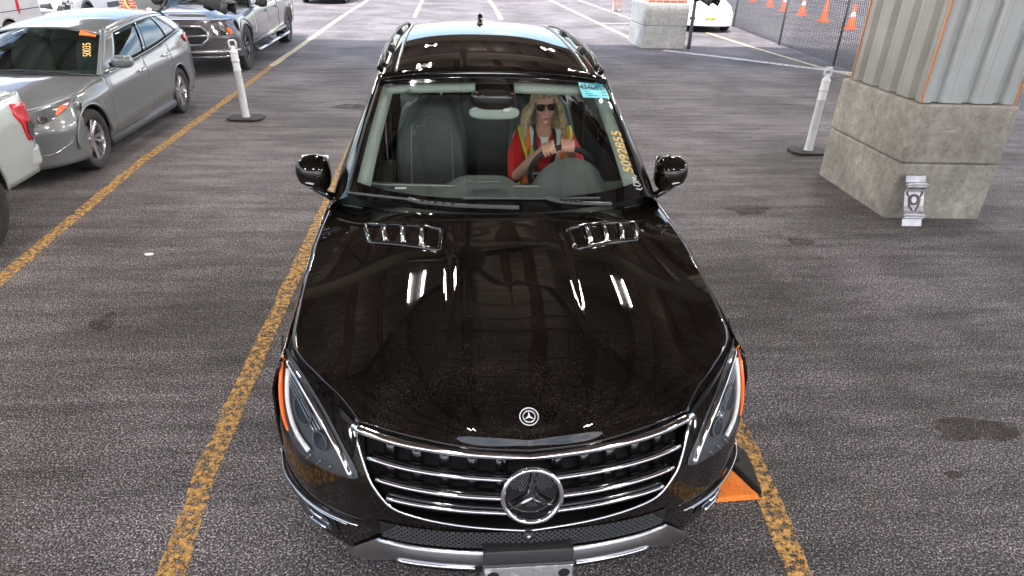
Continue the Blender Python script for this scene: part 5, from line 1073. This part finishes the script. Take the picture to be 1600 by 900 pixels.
# --- pale sedan beyond, and the far cars
def sedan(name, label, loc, rz, paint, sc=1.0):
    e = empty(name, label, 'car', loc, rz)
    S = dict(L=4.75, sill=.22, axz=.32, r=.325, arches=[(.95, .37), (3.72, .37)], tuck=.05, full=[(.2, .86), (.8, .905), (3.9, .905), (4.5, .86), (4.8, .78)], topz=[(.3, .68), (.9, .78), (1.5, .88), (2.5, .92), (3.6, .96), (4.2, .97), (4.8, .92)], topx=[(.3, .80), (.9, .84), (1.5, .86), (4.0, .85), (4.8, .74)],
             crease=[(.6, .05, .012)], A=(1.45, 2.35), D=(4.1, 3.45), roofz=[(2.1, 1.30), (2.7, 1.36), (3.4, 1.34), (4.1, 1.2)], roofx=[(2.1, .58), (2.7, .60), (3.5, .57), (4.1, .55)])
    P = dict(W=.90, plan=[(0, 0), (.35, .03), (.6, .12), (.76, .26), (.86, .45), (.90, .65)], lean=.3, zl=.5, zf0=.2, hz=(.70, [(.3, .76), (.8, .85), (1.4, .92)]), ez=.77, cowl=1.32, cz=.93, roof=(2.22, 3.6), cuts=[('fender', .5, 1.5), ('front_door', 1.505, 2.6), ('rear_door', 2.605, 3.55), ('quarter_panel', 3.555, 4.66)], wins=[(.11, .50, 0, 0), (.53, .90, 0, 0)], tw=.21, rim=.21, ws='alloy', rearglass=True, hatch=False, seats=(2.5,), hs=.8, handlem=paint)
    s, f0 = vehicle(e, paint, S, P)
    for sg in (-1, 1):
        f = lambda x, z, o=0, sg=sg: f0(sg * x, z, o)
        HL = [(.50, .57), (.62, .545), (.76, .575), (.85, .64), (.80, .655), (.66, .63)]
        v, fc = blob(f, HL, .008, 4, 2); hl = MB().add(v, fc).build('headlight', 'housing', e); v, fc = blob(f, circ((.66, .59), .03, 14), .014, 2); MB().add(v, fc).build('bulb', 'chrome', hl)
        v, fc = blob(f, [(.74, .27), (.82, .28), (.86, .44), (.80, .36)], .008, 3, 1); MB().add(v, fc).build('corner_vent', 'void', e)
        v, fc = blob(lambda y, z, o, sg=sg: (sg * (s.sx(y, z) + o), y, z), [(4.3, .86), (4.6, .84), (4.62, .74), (4.4, .78)], .01, 3, 1, flip=sg < 0); MB().add(v, fc).build('taillight', 'red_lens', e)
    v, fc = blob(f0, [(-.48, .60), (.48, .60), (.42, .53), (-.42, .53)], .006, 3, 1); g2 = MB().add(v, fc).build('grille', 'void', e)
    for z in (.55, .58): a = MB(); a.tube([f0(-.42 + .084 * i, z, .012) for i in range(11)], .006, 5); a.build('grille_bar', 'chrome', g2)
    v, fc = blob(f0, [(-.50, .27), (.50, .27), (.46, .37), (-.46, .37)], .006, 4, 1); MB().add(v, fc).build('air_intake', 'void', e)
    a = MB(); a.box((-.16, -.015, .40), (.16, .0, .48)); a.build('licence_plate', 'yellow', e)
    side_mirrors(e, .88, 1.72, .98, paint, .10, .07); e.scale = (sc, sc, sc); return e
sedan('sedan', 'pale blue-white car mostly hidden behind the silver hatchback', (-7.12, 3.45, 0), R(2), 'paleblue')
sedan('sedan', 'white sedan with yellow plate, half hidden behind the brick pillar', (8.85, 22.3, 0), R(-4), 'white', 1.12)
sedan('sedan', 'white car far away at the top edge, left, only its wheels showing', (-6.3, 31.6, 0), R(-3), 'white', 1.15)
M['maroon'] = mat('maroon', (.05, .004, .018), .25, coat=1)
sedan('sedan', 'dark red car at the top edge right above the SUV roof', (3.55, 38.0, 0), R(1), 'maroon', 1.1)
# --- vans
def van(label, loc, rz, L, H, RO=.95):
    e = empty('cargo_van', label, 'van', loc, rz)
    S = dict(L=L, sill=.38, axz=.36, r=.37, arches=[(.95, .43), (L - RO, .43)], tuck=.03, full=[(.2, .98), (.9, 1.0), (L, 1.0)], topz=[(.1, .98), (.9, 1.16), (1.15, 1.28), (1.8, 2.05), (2.2, H - .05), (L - .3, H), (L, H - .1)], topx=[(.1, .88), (.9, .92), (1.15, .90), (2.2, .86), (L, .88)], crease=[(.62, .04, .008)])
    s = Shell(S, e, 'white')
    for sg in (-1, 1):
        s.side('fender', .42, 1.25, sg); d = s.side('front_door', 1.255, 2.25, sg); s.side('side_panel', 2.255, L - .03, sg, nz=30)
        c = MB(); c.tube([(sg * s.sx(y, 1.0), y, 1.0) for y in (1.95, 2.05, 2.15)], .018, 6); c.build('handle', 'plastic', d)
        v, fc = blob(lambda y, z, o, sg=sg: (sg * (s.sx(y, z) + o), y, z), [(1.42, 1.25), (2.18, 1.25), (2.18, 1.85), (1.75, 1.85)], .004, 4, 1, flip=sg < 0); MB().add(v, fc).build('door_window', 'tint', d)
        for y in (.95, L - RO): wheel(e, sg * .87, y, .37, .21, .22, sg, 'steel')
        v, fc = blob(lambda y, z, o, sg=sg: (sg * (s.sx(y, z) + o), y, z), [(2.4, .50), (L - 1.6, .50), (L - 1.6, .66), (2.4, .66)], .006, 3, 1, flip=sg < 0); MB().add(v, fc).build('side_moulding', 'bumpergrey', e)
        c = MB(); c.tube([(sg * (s.sx(.95 + .44 * math.cos(t), .36 + .44 * math.sin(t)) + .0), .95 + .44 * math.cos(t), .36 + .44 * math.sin(t)) for t in [math.pi * k / 20 for k in range(21)]], .04, 6); c.build('arch_cladding', 'bumpergrey', e)
    ys_ = [.06, .3, .6, .9, 1.15, 1.4, 1.6, 1.8, 2.0, 2.2, 2.6, L - .3, L - .02]
    MB().grid([[(u * s.topx(y), y, s.topz(y) + .04 * (1 - u * u)) for u in [i / 8 - 1 for i in range(17)]] for y in ys_]).build('roof', 'white', e, solid=.02)
    MB().grid([[(u * (.82 - .06 * k / 6), 1.17 + .62 * k / 6 - .012, 1.33 + .70 * k / 6 + .045 * (1 - u * u)) for u in [i / 8 - 1 for i in range(17)]] for k in range(7)]).build('windshield', 'tint', e, solid=.004)
    ff = lambda x, z, o=0: (x, .02 + .42 * (abs(x) / 1.0) ** 4 + max(z - .6, 0) * .15 - o, z)
    MB().grid([[ff(-.99 + 1.98 * i / 30, .36 + .66 * k / 8) for k in range(9)] for i in range(31)]).build('front_panel', 'white', e, solid=.01)
    MB().grid([[ff(-.995 + 1.99 * i / 30, .30 + .30 * k / 6, .03 + .02 * math.sin(math.pi * k / 6)) for k in range(7)] for i in range(31)]).build('front_bumper', 'bumpergrey', e, solid=.01)
    v, fc = blob(ff, [(-.50, .62), (.50, .62), (.46, .80), (-.46, .80)], .012, 4, 1); g2 = MB().add(v, fc).build('grille', 'plastic', e)
    text_on('grille_letters', 'RAM', 'white_ink', (0, -.02, .73), (1, 0, 0), (0, 0, 1), .14, g2, .02, sx=1.6)
    for sg in (-1, 1):
        f = lambda x, z, o=0, sg=sg: ff(sg * x, z, o)
        v, fc = blob(f, [(.55, .60), (.80, .56), (.93, .66), (.93, .84), (.72, .82)], .014, 4, 2); hl = MB().add(v, fc).build('headlight_surround', 'bumpergrey', e); v, fc = blob(f, [(.66, .63), (.84, .66), (.86, .76), (.72, .74)], .022, 3, 2); MB().add(v, fc).build('lamp', 'bulbglass', hl)
    b = MB(); b.box((-.98, L - .05, .40), (.98, L - .0, H - .08)); b.build('rear_doors', 'white', e, bevel=.02); b = MB(); b.box((-.7, .4, .30), (.7, L - .1, .5)); b.box((-.55, .5, .4), (.55, L - .1, 1.0)); b.build('underbody', 'void', e)
    b = MB(); b.box((-.9, L - .02, .36), (.9, L + .10, .46)); b.build('rear_bumper', 'bumpergrey', e, bevel=.01)
    side_mirrors(e, 1.02, 1.35, 1.35, 'plastic', .10, .16)
    return e, s
v1, s1 = van('white cargo van with a big red letter on its side, top left corner', (-10.62, 9.55, 0), R(2), 6.15, 2.45, 1.4)
me = text_mesh('V', 1.75, .028, 0, .82); U = Vector((0, 1, 0)); V = Vector((0, 0, 1)); 
for v in me.vertices:
    y = 5.22 + v.co.x * .85; z = 1.42 + v.co.y; v.co = Vector((s1.sx(y, z) + .008, y, z))
me.name = 'side_letter'; link('side_letter', me, v1, 'red', smooth=False)
for y, z, w, h in ((5.78, .60, .20, .13),): b = MB(); b.box((s1.sx(y, z) + .0, y - w, z - h), (s1.sx(y, z) + .006, y + w, z + h)); b.build('side_hatch', 'white', v1)
b = MB(); b.box((s1.sx(4, .93) - .01, 2.3, .925), (s1.sx(4, .93) + .006, 6.1, .94)); b.build('body_seam', 'bumpergrey', v1)
v2, s2 = van('white cargo van with dark grey front bumper, behind the lettered van', (-11.62, 18.55, 0), R(4), 6.0, 2.5)
# ================================================================ meter boxes on brick pier
bp_ = empty('meter_pier', 'brick pier carrying two grey electric meter boxes behind the silver hatchback', 'utility pier', (-9.35, 18.6, 0), R(4))
b = MB(); b.box((0, 0, 0), (2.1, .35, 2.4)); b.build('brick_pier', 'brick', bp_, smooth=False)
for x, w in ((.50, .62), (1.32, .46)):
    b = MB(); b.box((x, -.22, .62), (x + w, -.004, 1.5)); o = b.build('meter_box', mat('boxgrey', (.11, .12, .12), .5) if 'boxgrey' not in bpy.data.materials else bpy.data.materials['boxgrey'], bp_, bevel=.015)
    b = MB(); v, fc = blob(lambda a, z, q: (a, -.226, z), [(x + w / 2 + .07 * math.cos(t), .70 + .045 * math.sin(t)) for t in [k * .5236 for k in range(12)]], 0, 2); b.add(v, fc); b.build('box_label', 'white_ink', o)
b = MB(); b.lathe([(.001, -.30), (.09, -.29), (.10, -.22)], 18, 'y', (1.56, 0, 1.05)); b.build('electric_meter', 'satin', bp_)
for pts in ([(.18, -.05, 2.3), (.18, -.05, .8), (.30, -.05, .62), (.76, -.05, .60)], [(.42, -.06, 2.3), (.42, -.06, .9)], [(1.34, -.06, 2.3), (1.34, -.06, .6)]): b = MB(); b.tube([tuple(p) for p in spl(pts, 14, True)], .025, 8); b.build('conduit', 'yellow' if pts[0][0] < .3 else 'satin', bp_)
# ================================================================ striped barrier glimpsed right of the column
bar_ = empty('road_barrier', 'white and orange road barrier glimpsed right of the metal column', 'barrier', (15.6, 17.6, 0), R(10))
for nm, z0, z1, m in (('bottom_board', .05, .55, 'white_plastic'), ('middle_rail', .62, .80, 'cone'), ('top_board', .88, 1.5, 'yellow')): b = MB(); b.box((-.6, -.06, z0), (2.4, .06, z1)); b.build(nm, m, bar_, bevel=.01)
for x in (-.4, 2.2): b = MB(); b.box((x - .05, -.3, 0), (x + .05, .3, .05)); b.box((x - .03, .061, .05), (x + .03, .10, 1.5)); b.build('barrier_foot', 'darkmetal', bar_)

# ================================================================ people
M['skin'] = mat('skin', (.66, .34, .25), .5, var=(18, (.74, .42, .33), .4, .6)); M['hair'] = mat('hair', (.36, .25, .12), .42, var=(45, (.74, .62, .40), .38, .6)); M['shirt'] = mat('shirt', (.60, .012, .018), .8, bump=(25, .6, .01))
M['tee'] = mat('tee', (.72, .78, .80), .8); M['vest_orange'] = mat('vest_orange', (.95, .24, .02), .6); M['lime'] = mat('lime', (.62, .90, .06), .6); M['vest_white'] = mat('vest_white', (.80, .85, .86), .5); M['vest_black'] = mat('vest_black', (.02, .02, .022), .7)
M['lip'] = mat('lip', (.50, .14, .13), .45); M['jeans'] = mat('jeans', (.03, .045, .09), .85); M['eyewhite'] = mat('eyewhite', (.8, .8, .78), .3)
def fuse(mb, name, m, parent, voxel=.006, smooth=4, factor=.5):
    """joins overlapping volumes into one continuous skin"""
    me = mb.mesh('tmp'); b = bmesh.new(); b.from_mesh(me); bmesh.ops.recalc_face_normals(b, faces=b.faces); b.to_mesh(me); b.free()
    o = bpy.data.objects.new('tmp', me); COL.objects.link(o); r = o.modifiers.new('r', 'REMESH'); r.mode = 'VOXEL'; r.voxel_size = voxel
    s = o.modifiers.new('s', 'SMOOTH'); s.iterations = smooth; s.factor = factor
    bpy.context.view_layer.update(); dg = bpy.context.evaluated_depsgraph_get(); dg.update(); nm = bpy.data.meshes.new_from_object(o.evaluated_get(dg)); bpy.data.objects.remove(o); nm.name = name
    return link(name, nm, parent, m)
def ell(mb, c, r, rot=None, n=14, m=20):
    g = []; c = Vector(c)
    for i in range(n + 1):
        a = -math.pi / 2 + math.pi * i / n; row = []
        for j in range(m + 1):
            b = 2 * math.pi * j / m; v = Vector((r[0] * math.cos(a) * math.cos(b), r[1] * math.cos(a) * math.sin(b), r[2] * math.sin(a))); v = rot @ v if rot else v; row.append(tuple(c + v))
        g.append(row)
    mb.grid(g)
def limb(mb, pts, rs, n=12, k=6):
    P = spl(pts, (len(pts) - 1) * k + 1); r = [float(x) for x in np.interp(np.linspace(0, len(pts) - 1, len(P)), range(len(pts)), rs)]; mb.tube([tuple(p) for p in P], r, n)
    for p, q in ((P[0], r[0]), (P[-1], r[-1])): ell(mb, p, (q, q, q), n=8, m=10)
driver = empty('person', 'blonde person in sunglasses, red shirt and safety vest, driving with both hands on the wheel', 'person', (.37, 2.85, .75)); DO = Vector((.37, 2.85, .75))
def loc_(v): return Vector(v) - DO
hc = Vector((.355, 2.655, 1.475)); tilt = Matrix.Rotation(R(4), 3, 'X') @ Matrix.Rotation(R(-4), 3, 'Y')
def HP(x, y, z): return hc + tilt @ Vector((x, y, z))     # face looks towards -y
bd = MB()
ell(bd, HP(0, .012, .035), (.073, .092, .082), tilt); ell(bd, HP(0, -.012, -.03), (.062, .068, .075), tilt); ell(bd, HP(0, -.035, -.085), (.036, .036, .028), tilt)
ell(bd, HP(0, -.070, -.098), (.020, .016, .014)); ell(bd, HP(.034, -.048, -.028), (.026, .024, .022)); ell(bd, HP(-.034, -.048, -.028), (.026, .024, .022)); ell(bd, HP(0, -.062, .030), (.052, .022, .018))
bd.tube([HP(0, -.074, .018), HP(0, -.092, -.012), HP(0, -.101, -.030), HP(0, -.078, -.042)], [.008, .010, .014, .010], 8); ell(bd, HP(.012, -.084, -.035), (.010, .011, .008)); ell(bd, HP(-.012, -.084, -.035), (.010, .011, .008))
ell(bd, HP(0, -.076, -.064), (.026, .012, .012)); 
for s in (-1, 1): ell(bd, HP(s * .073, .012, -.01), (.010, .018, .030))
limb(bd, [HP(0, .015, -.06), (.365, 2.71, 1.34), (.372, 2.76, 1.24)], [.050, .049, .062])
TO = [((.375, 2.79, 1.22), (.165, .085, .06)), ((.375, 2.80, 1.15), (.165, .115, .10)), ((.378, 2.83, 1.02), (.150, .115, .13)), ((.38, 2.86, .88), (.150, .125, .12)), ((.38, 2.88, .78), (.175, .14, .10))]
for c, r in TO: ell(bd, c, r)
ARM = {}
for s, sx_, ph_ in ((-1, .215, R(117)), (1, .535, R(86))):
    rp = WP(.19 * math.cos(ph_), .19 * math.sin(ph_)); out = (rp - wc).normalized(); tan = WN.cross(out).normalized() * (1 if True else -1)
    if tan.x < 0: tan = -tan
    dr = -WN
    el_ = Vector((.165, 2.47, 1.06)) if s < 0 else Vector((.575, 2.48, 1.06)); wr = rp + dr * .075 + out * .0 + Vector((s * .018, 0, -.035))
    shd = Vector((sx_, 2.76, 1.235)); limb(bd, [shd, shd.lerp(el_, .5) + Vector((s * .012, 0, 0)), el_, el_.lerp(wr, .35) + Vector((0, 0, -.004)), wr], [.056, .046, .038, .037, .024]); ARM[s] = (shd, el_)
    # palm slab, then four curled fingers over the rim and the thumb underneath
    kn = rp + dr * .030 + out * .026
    for q in (-.027, -.009, .009, .027): limb(bd, [wr + tan * q * .5, kn.lerp(wr, .45) + tan * q * .9, kn + tan * q], [.020, .0150, .0120], 8, 3)
    for i, q in enumerate((-.031, -.0105, .0105, .030)):
        L_ = (.92, 1.0, .97, .80)[i if s > 0 else i]; qq = tan * q
        limb(bd, [kn + qq, rp + out * .033 + dr * .004 + qq * 1.02, rp + out * .020 - dr * .027 * L_ + qq * 1.03, rp - out * .010 * L_ - dr * .027 + qq * 1.02], [.0108, .0100, .0092, .0078], 8, 4)
    th = -s; limb(bd, [wr.lerp(kn, .35) + tan * th * .026, rp + dr * .020 - out * .020 + tan * th * .040, rp - out * .024 - dr * .004 + tan * th * .050, rp - out * .020 - dr * .018 + tan * th * .046], [.0155, .012, .0105, .0085], 8, 4)
for s in (-1, 1): limb(bd, [(.38 + s * .09, 2.86, .78), (.38 + s * .12, 2.62, .80), (.38 + s * .13, 2.42, .80), (.38 + s * .12, 2.28, .60), (.38 + s * .11, 2.16, .45)], [.095, .082, .062, .055, .042]); limb(bd, [(.38 + s * .11, 2.17, .45), (.38 + s * .11, 2.10, .46)], [.04, .034])
bd.map(loc_); body = fuse(bd, 'body', 'skin', driver, .0042, 3)
sh_ = MB()
for c, r in TO: ell(sh_, c, (r[0] + .010, r[1] + .012, r[2] + .006))
for s in (-1, 1): shd, el_ = ARM[s]; limb(sh_, [shd + Vector((-s * .02, .0, .004)), shd.lerp(el_, .5) + Vector((s * .012, 0, 0)), el_ + (el_ - shd) * -.02], [.068, .062, .054])
sh_.map(loc_); shirt = fuse(sh_, 'shirt', 'shirt', driver, .008, 3)
jn = MB()
for s in (-1, 1): limb(jn, [(.38 + s * .09, 2.87, .78), (.38 + s * .12, 2.62, .80), (.38 + s * .13, 2.41, .80), (.38 + s * .12, 2.28, .60), (.38 + s * .11, 2.17, .48)], [.108, .094, .074, .066, .055])
jn.map(loc_); fuse(jn, 'trousers', 'jeans', driver, .012, 3)
sb_ = BVHTree.FromPolygons([v.co + DO for v in shirt.data.vertices], [tuple(p.vertices) for p in shirt.data.polygons])
def dfront(x, s_, off):
    """s_: distance up a slanted line of sight; lands on the shirt"""
    d = Vector((0, .88, -.47)).normalized(); u = Vector((0, .47, .88)); o = Vector((x, 2.3, 1.15)) + u * s_ - d * .5; h = sb_.ray_cast(o, d)
    return (h[0] + h[1] * off if h[1].dot(d) < 0 else h[0] - h[1] * off) if h[0] is not None else o + d * .95
def ribbon(name, pts, m, off, n=24):
    P = spl(pts, n); rows = [[tuple(dfront(p[0] + w * p[2] / 2, p[1], off) - DO) for w in (-1, -.5, 0, .5, 1)] for p in P]; return MB().grid(rows).build(name, m, driver, solid=.003)
vest_parts = []
for s in (-1, 1):
    X = lambda d, s=s: .375 + s * d
    for nm, d0, w, m, off in (('vest_panel', .120, .085, 'vest_orange', .014), ('vest_trim', .168, .014, 'lime', .018), ('vest_stripe', .098, .034, 'vest_white', .019), ('vest_edge', .066, .026, 'vest_black', .018)):
        ribbon(nm, [(X(d0 - .004), .345, w), (X(d0), .29, w), (X(d0 - .005), .20, w), (X(d0 - .02), .10, w * .95), (X(d0 - .03), .0, w * .9)], m, off)
ribbon('vest_tag', [(.445 - .16, .20, .05), (.445 - .16, .185, .05)], 'lime', .024, 4)
t_ = MB(); t_.grid([[tuple(dfront(.372 + w * .052 * k, .355 - .20 * (1 - k) - .0, .013) - DO) for w in (-1, -.6, -.2, .2, .6, 1)] for k in [i / 10 for i in range(11)]]); t_.build('tee_shirt', 'tee', driver, solid=.003)
# face details
g = MB(); g.tube([HP(-.024, -.083, -.066), HP(-.010, -.089, -.062), HP(0, -.090, -.064), HP(.010, -.089, -.062), HP(.024, -.083, -.066)], [.001, .004, .004, .004, .001], 8, flat=.7); g.tube([HP(-.020, -.083, -.069), HP(0, -.089, -.073), HP(.020, -.083, -.069)], [.001, .005, .001], 8, flat=.7); g.map(loc_); g.build('lips', 'lip', driver)
M['sunlens'] = mat('sunlens', (.004, .005, .006), .03, 0, 1); gl_ = MB()
for s in (-1, 1):
    o_ = [(.004, .010), (.020, .017), (.050, .017), (.060, .010), (.057, -.012), (.044, -.026), (.024, -.026), (.009, -.012)]
    v, fc = blob(lambda a, b, o, s=s: tuple(HP(s * a, -.084 + .35 * max(a - .03, 0) ** 1.1 - o, b + .010)), o_, .004, 4, 3, flip=s < 0); gl_.add(v, fc)
gl_.map(loc_); sgl = gl_.build('sunglasses', 'sunlens', driver, solid=.004)
g = MB(); g.tube([HP(-.058, -.076, .022), HP(-.03, -.090, .027), HP(0, -.092, .022), HP(.03, -.090, .027), HP(.058, -.076, .022)], .0035, 6)
for s in (-1, 1): g.tube([HP(s * .060, -.074, .020), HP(s * .074, -.03, .016), HP(s * .078, .02, .008)], .003, 6)
g.map(loc_); g.build('frame', 'vest_black', sgl)
# hair: a cap over the skull and a few hundred loose strands
cap = MB(); rows = []
for i in range(15):
    a = math.pi / 2 - (math.pi * .62) * i / 14; r = []
    for j in range(33):
        b = 2 * math.pi * j / 32; fy = math.sin(b); lim = 1.0; z = math.sin(a)
        if fy < -.1 and z < .55: z = .55 + (z - .55) * .12
        ca = math.sqrt(max(0, 1 - z * z)) if abs(z) < 1 else 0; r.append(tuple(HP(.083 * ca * math.cos(b), .014 + .100 * ca * fy, .036 + .094 * z)))
    rows.append(r)
cap.grid(rows); 
rnd = random.Random(3); st = MB()
for i in range(560):
    side = -1 if i % 2 else 1; b = rnd.uniform(-.62, 1.5); a0 = rnd.uniform(.2, 1.35)   # b: front(-) to back(+)
    cb, sb2 = math.cos(b), math.sin(b); r0 = HP(side * .030 * math.cos(a0), .014 + .09 * sb2 * math.cos(a0) * .8 - .012, .036 + .098 * math.sin(min(a0 + .5, 1.5)))
    wv = rnd.uniform(0, 6.28); am = rnd.uniform(.003, .010); drop = rnd.uniform(.14, .27); pts = [r0]; sp_ = rnd.uniform(.85, 1.25)
    e1 = HP(side * (.080 + .010 * rnd.random()) * max(cb, .35), .014 + .095 * sb2 - .004, .030)
    pts.append(HP(side * .066 * max(cb, .35), .014 + .088 * sb2, .105)); pts.append(e1)
    for k in range(1, 8):
        t = k / 7; pts.append(e1 + Vector((side * (.042 * sp_ * math.sin(t * 2.0) + .010 * t) + am * math.sin(wv * .25 + t * 7), (-.055 if side > 0 else -.030) * t * (1 if b < .4 else .3) + am * math.cos(wv + t * 9) + .02 * t * (b > .4), -drop * t)))
    st.tube([tuple(p) for p in spl([tuple(p) for p in pts], 18)], [.0026] * 4 + [.0027] * 10 + [.0022, .0016, .0011, .0006], 4)
for i in range(70):   # fringe
    x = rnd.uniform(-.062, .062); L_ = rnd.uniform(.030, .050); st.tube([HP(x * .4, .0, .132), HP(x * .85, -.062, .108), HP(x * 1.05 + rnd.uniform(-.006, .006), -.090, .068), HP(x * 1.15 + rnd.uniform(-.01, .01), -.092 + abs(x) * .35, .120 - L_ * 1.25)], [.003, .0035, .003, .001], 4)
cap.map(loc_); st.map(loc_); k_ = cap.build('hair_cap', 'hair', driver, solid=.004); st.build('hair', 'hair', driver)
g = MB(); g.tube([tuple(WP(.19 * math.cos(R(117)), .19 * math.sin(R(117))) - WN * .078 + Vector((-.018 + .026 * math.cos(t), .0 + .02 * math.sin(t), -.040 + .016 * math.sin(t)))) for t in [2 * math.pi * k / 20 for k in range(20)]], .004, 6, closed=True); g.map(loc_); g.build('bracelet', 'vest_black', driver)
# --- pedestrian by the brick pillar: only the lower leg and shoe come into the picture
ped = empty('person', 'person with bare leg and dark sandal standing left of the brick pillar, legs only visible', 'person', (7.55, 31.2, 0))
b = MB(); sc_ = 1.05
for s in (-1, 1): limb(b, [(s * .11, 0, .95), (s * .11 + .02, -.02, .52), (s * .12, .04, .12), (s * .12, .03, .06)], [.095, .062, .040, .038]); limb(b, [(s * .12, .05, .045), (s * .13, -.15, .03)], [.038, .032])
ell(b, (0, 0, 1.0), (.19, .13, .14)); ell(b, (0, 0, 1.22), (.17, .12, .20)); ell(b, (0, 0, 1.40), (.20, .11, .09)); limb(b, [(0, 0, 1.45), (0, -.01, 1.58)], [.055, .05]); ell(b, (0, -.01, 1.68), (.075, .095, .12)); ell(b, (0, -.105, 1.66), (.012, .02, .02))
for s in (-1, 1):
    limb(b, [(s * .19, 0, 1.42), (s * .25, .02, 1.15), (s * .26, -.04, .92)], [.055, .042, .028]); ell(b, (s * .26, -.05, .86), (.022, .035, .05))
    for q in range(4): limb(b, [(s * .26, -.075 + q * .018, .83), (s * .255, -.075 + q * .018, .755)], [.010, .008], 6, 2)
    limb(b, [(s * .25, -.08, .87), (s * .24, -.10, .81)], [.011, .009], 6, 2)
fuse(b, 'body', 'skin', ped, .012, 2)
b = MB(); b.tube([(0, 0, .58), (0, 0, .8), (0, 0, 1.0), (0, 0, 1.25), (0, 0, 1.44)], [.30, .25, .20, .185, .20], 20, flat=.72); b.build('dress', mat('dress', (.62, .03, .06), .8), ped)
for s in (-1, 1): b = MB(); b.prism([(s * .13 - .045, -.19), (s * .13 + .045, -.19), (s * .125 + .045, .09), (s * .125 - .045, .09)], 0, .022); b.tube([(s * .13 - .045, -.10, .02), (s * .13, -.10, .075), (s * .13 + .045, -.10, .02)], .012, 6); b.build('sandal', 'vest_black', ped)
b = MB(); ell(b, (0, .015, 1.71), (.088, .105, .115)); b.build('hair', mat('hair_dark', (.04, .025, .015), .5), ped)
ped.scale = (1.15,) * 3
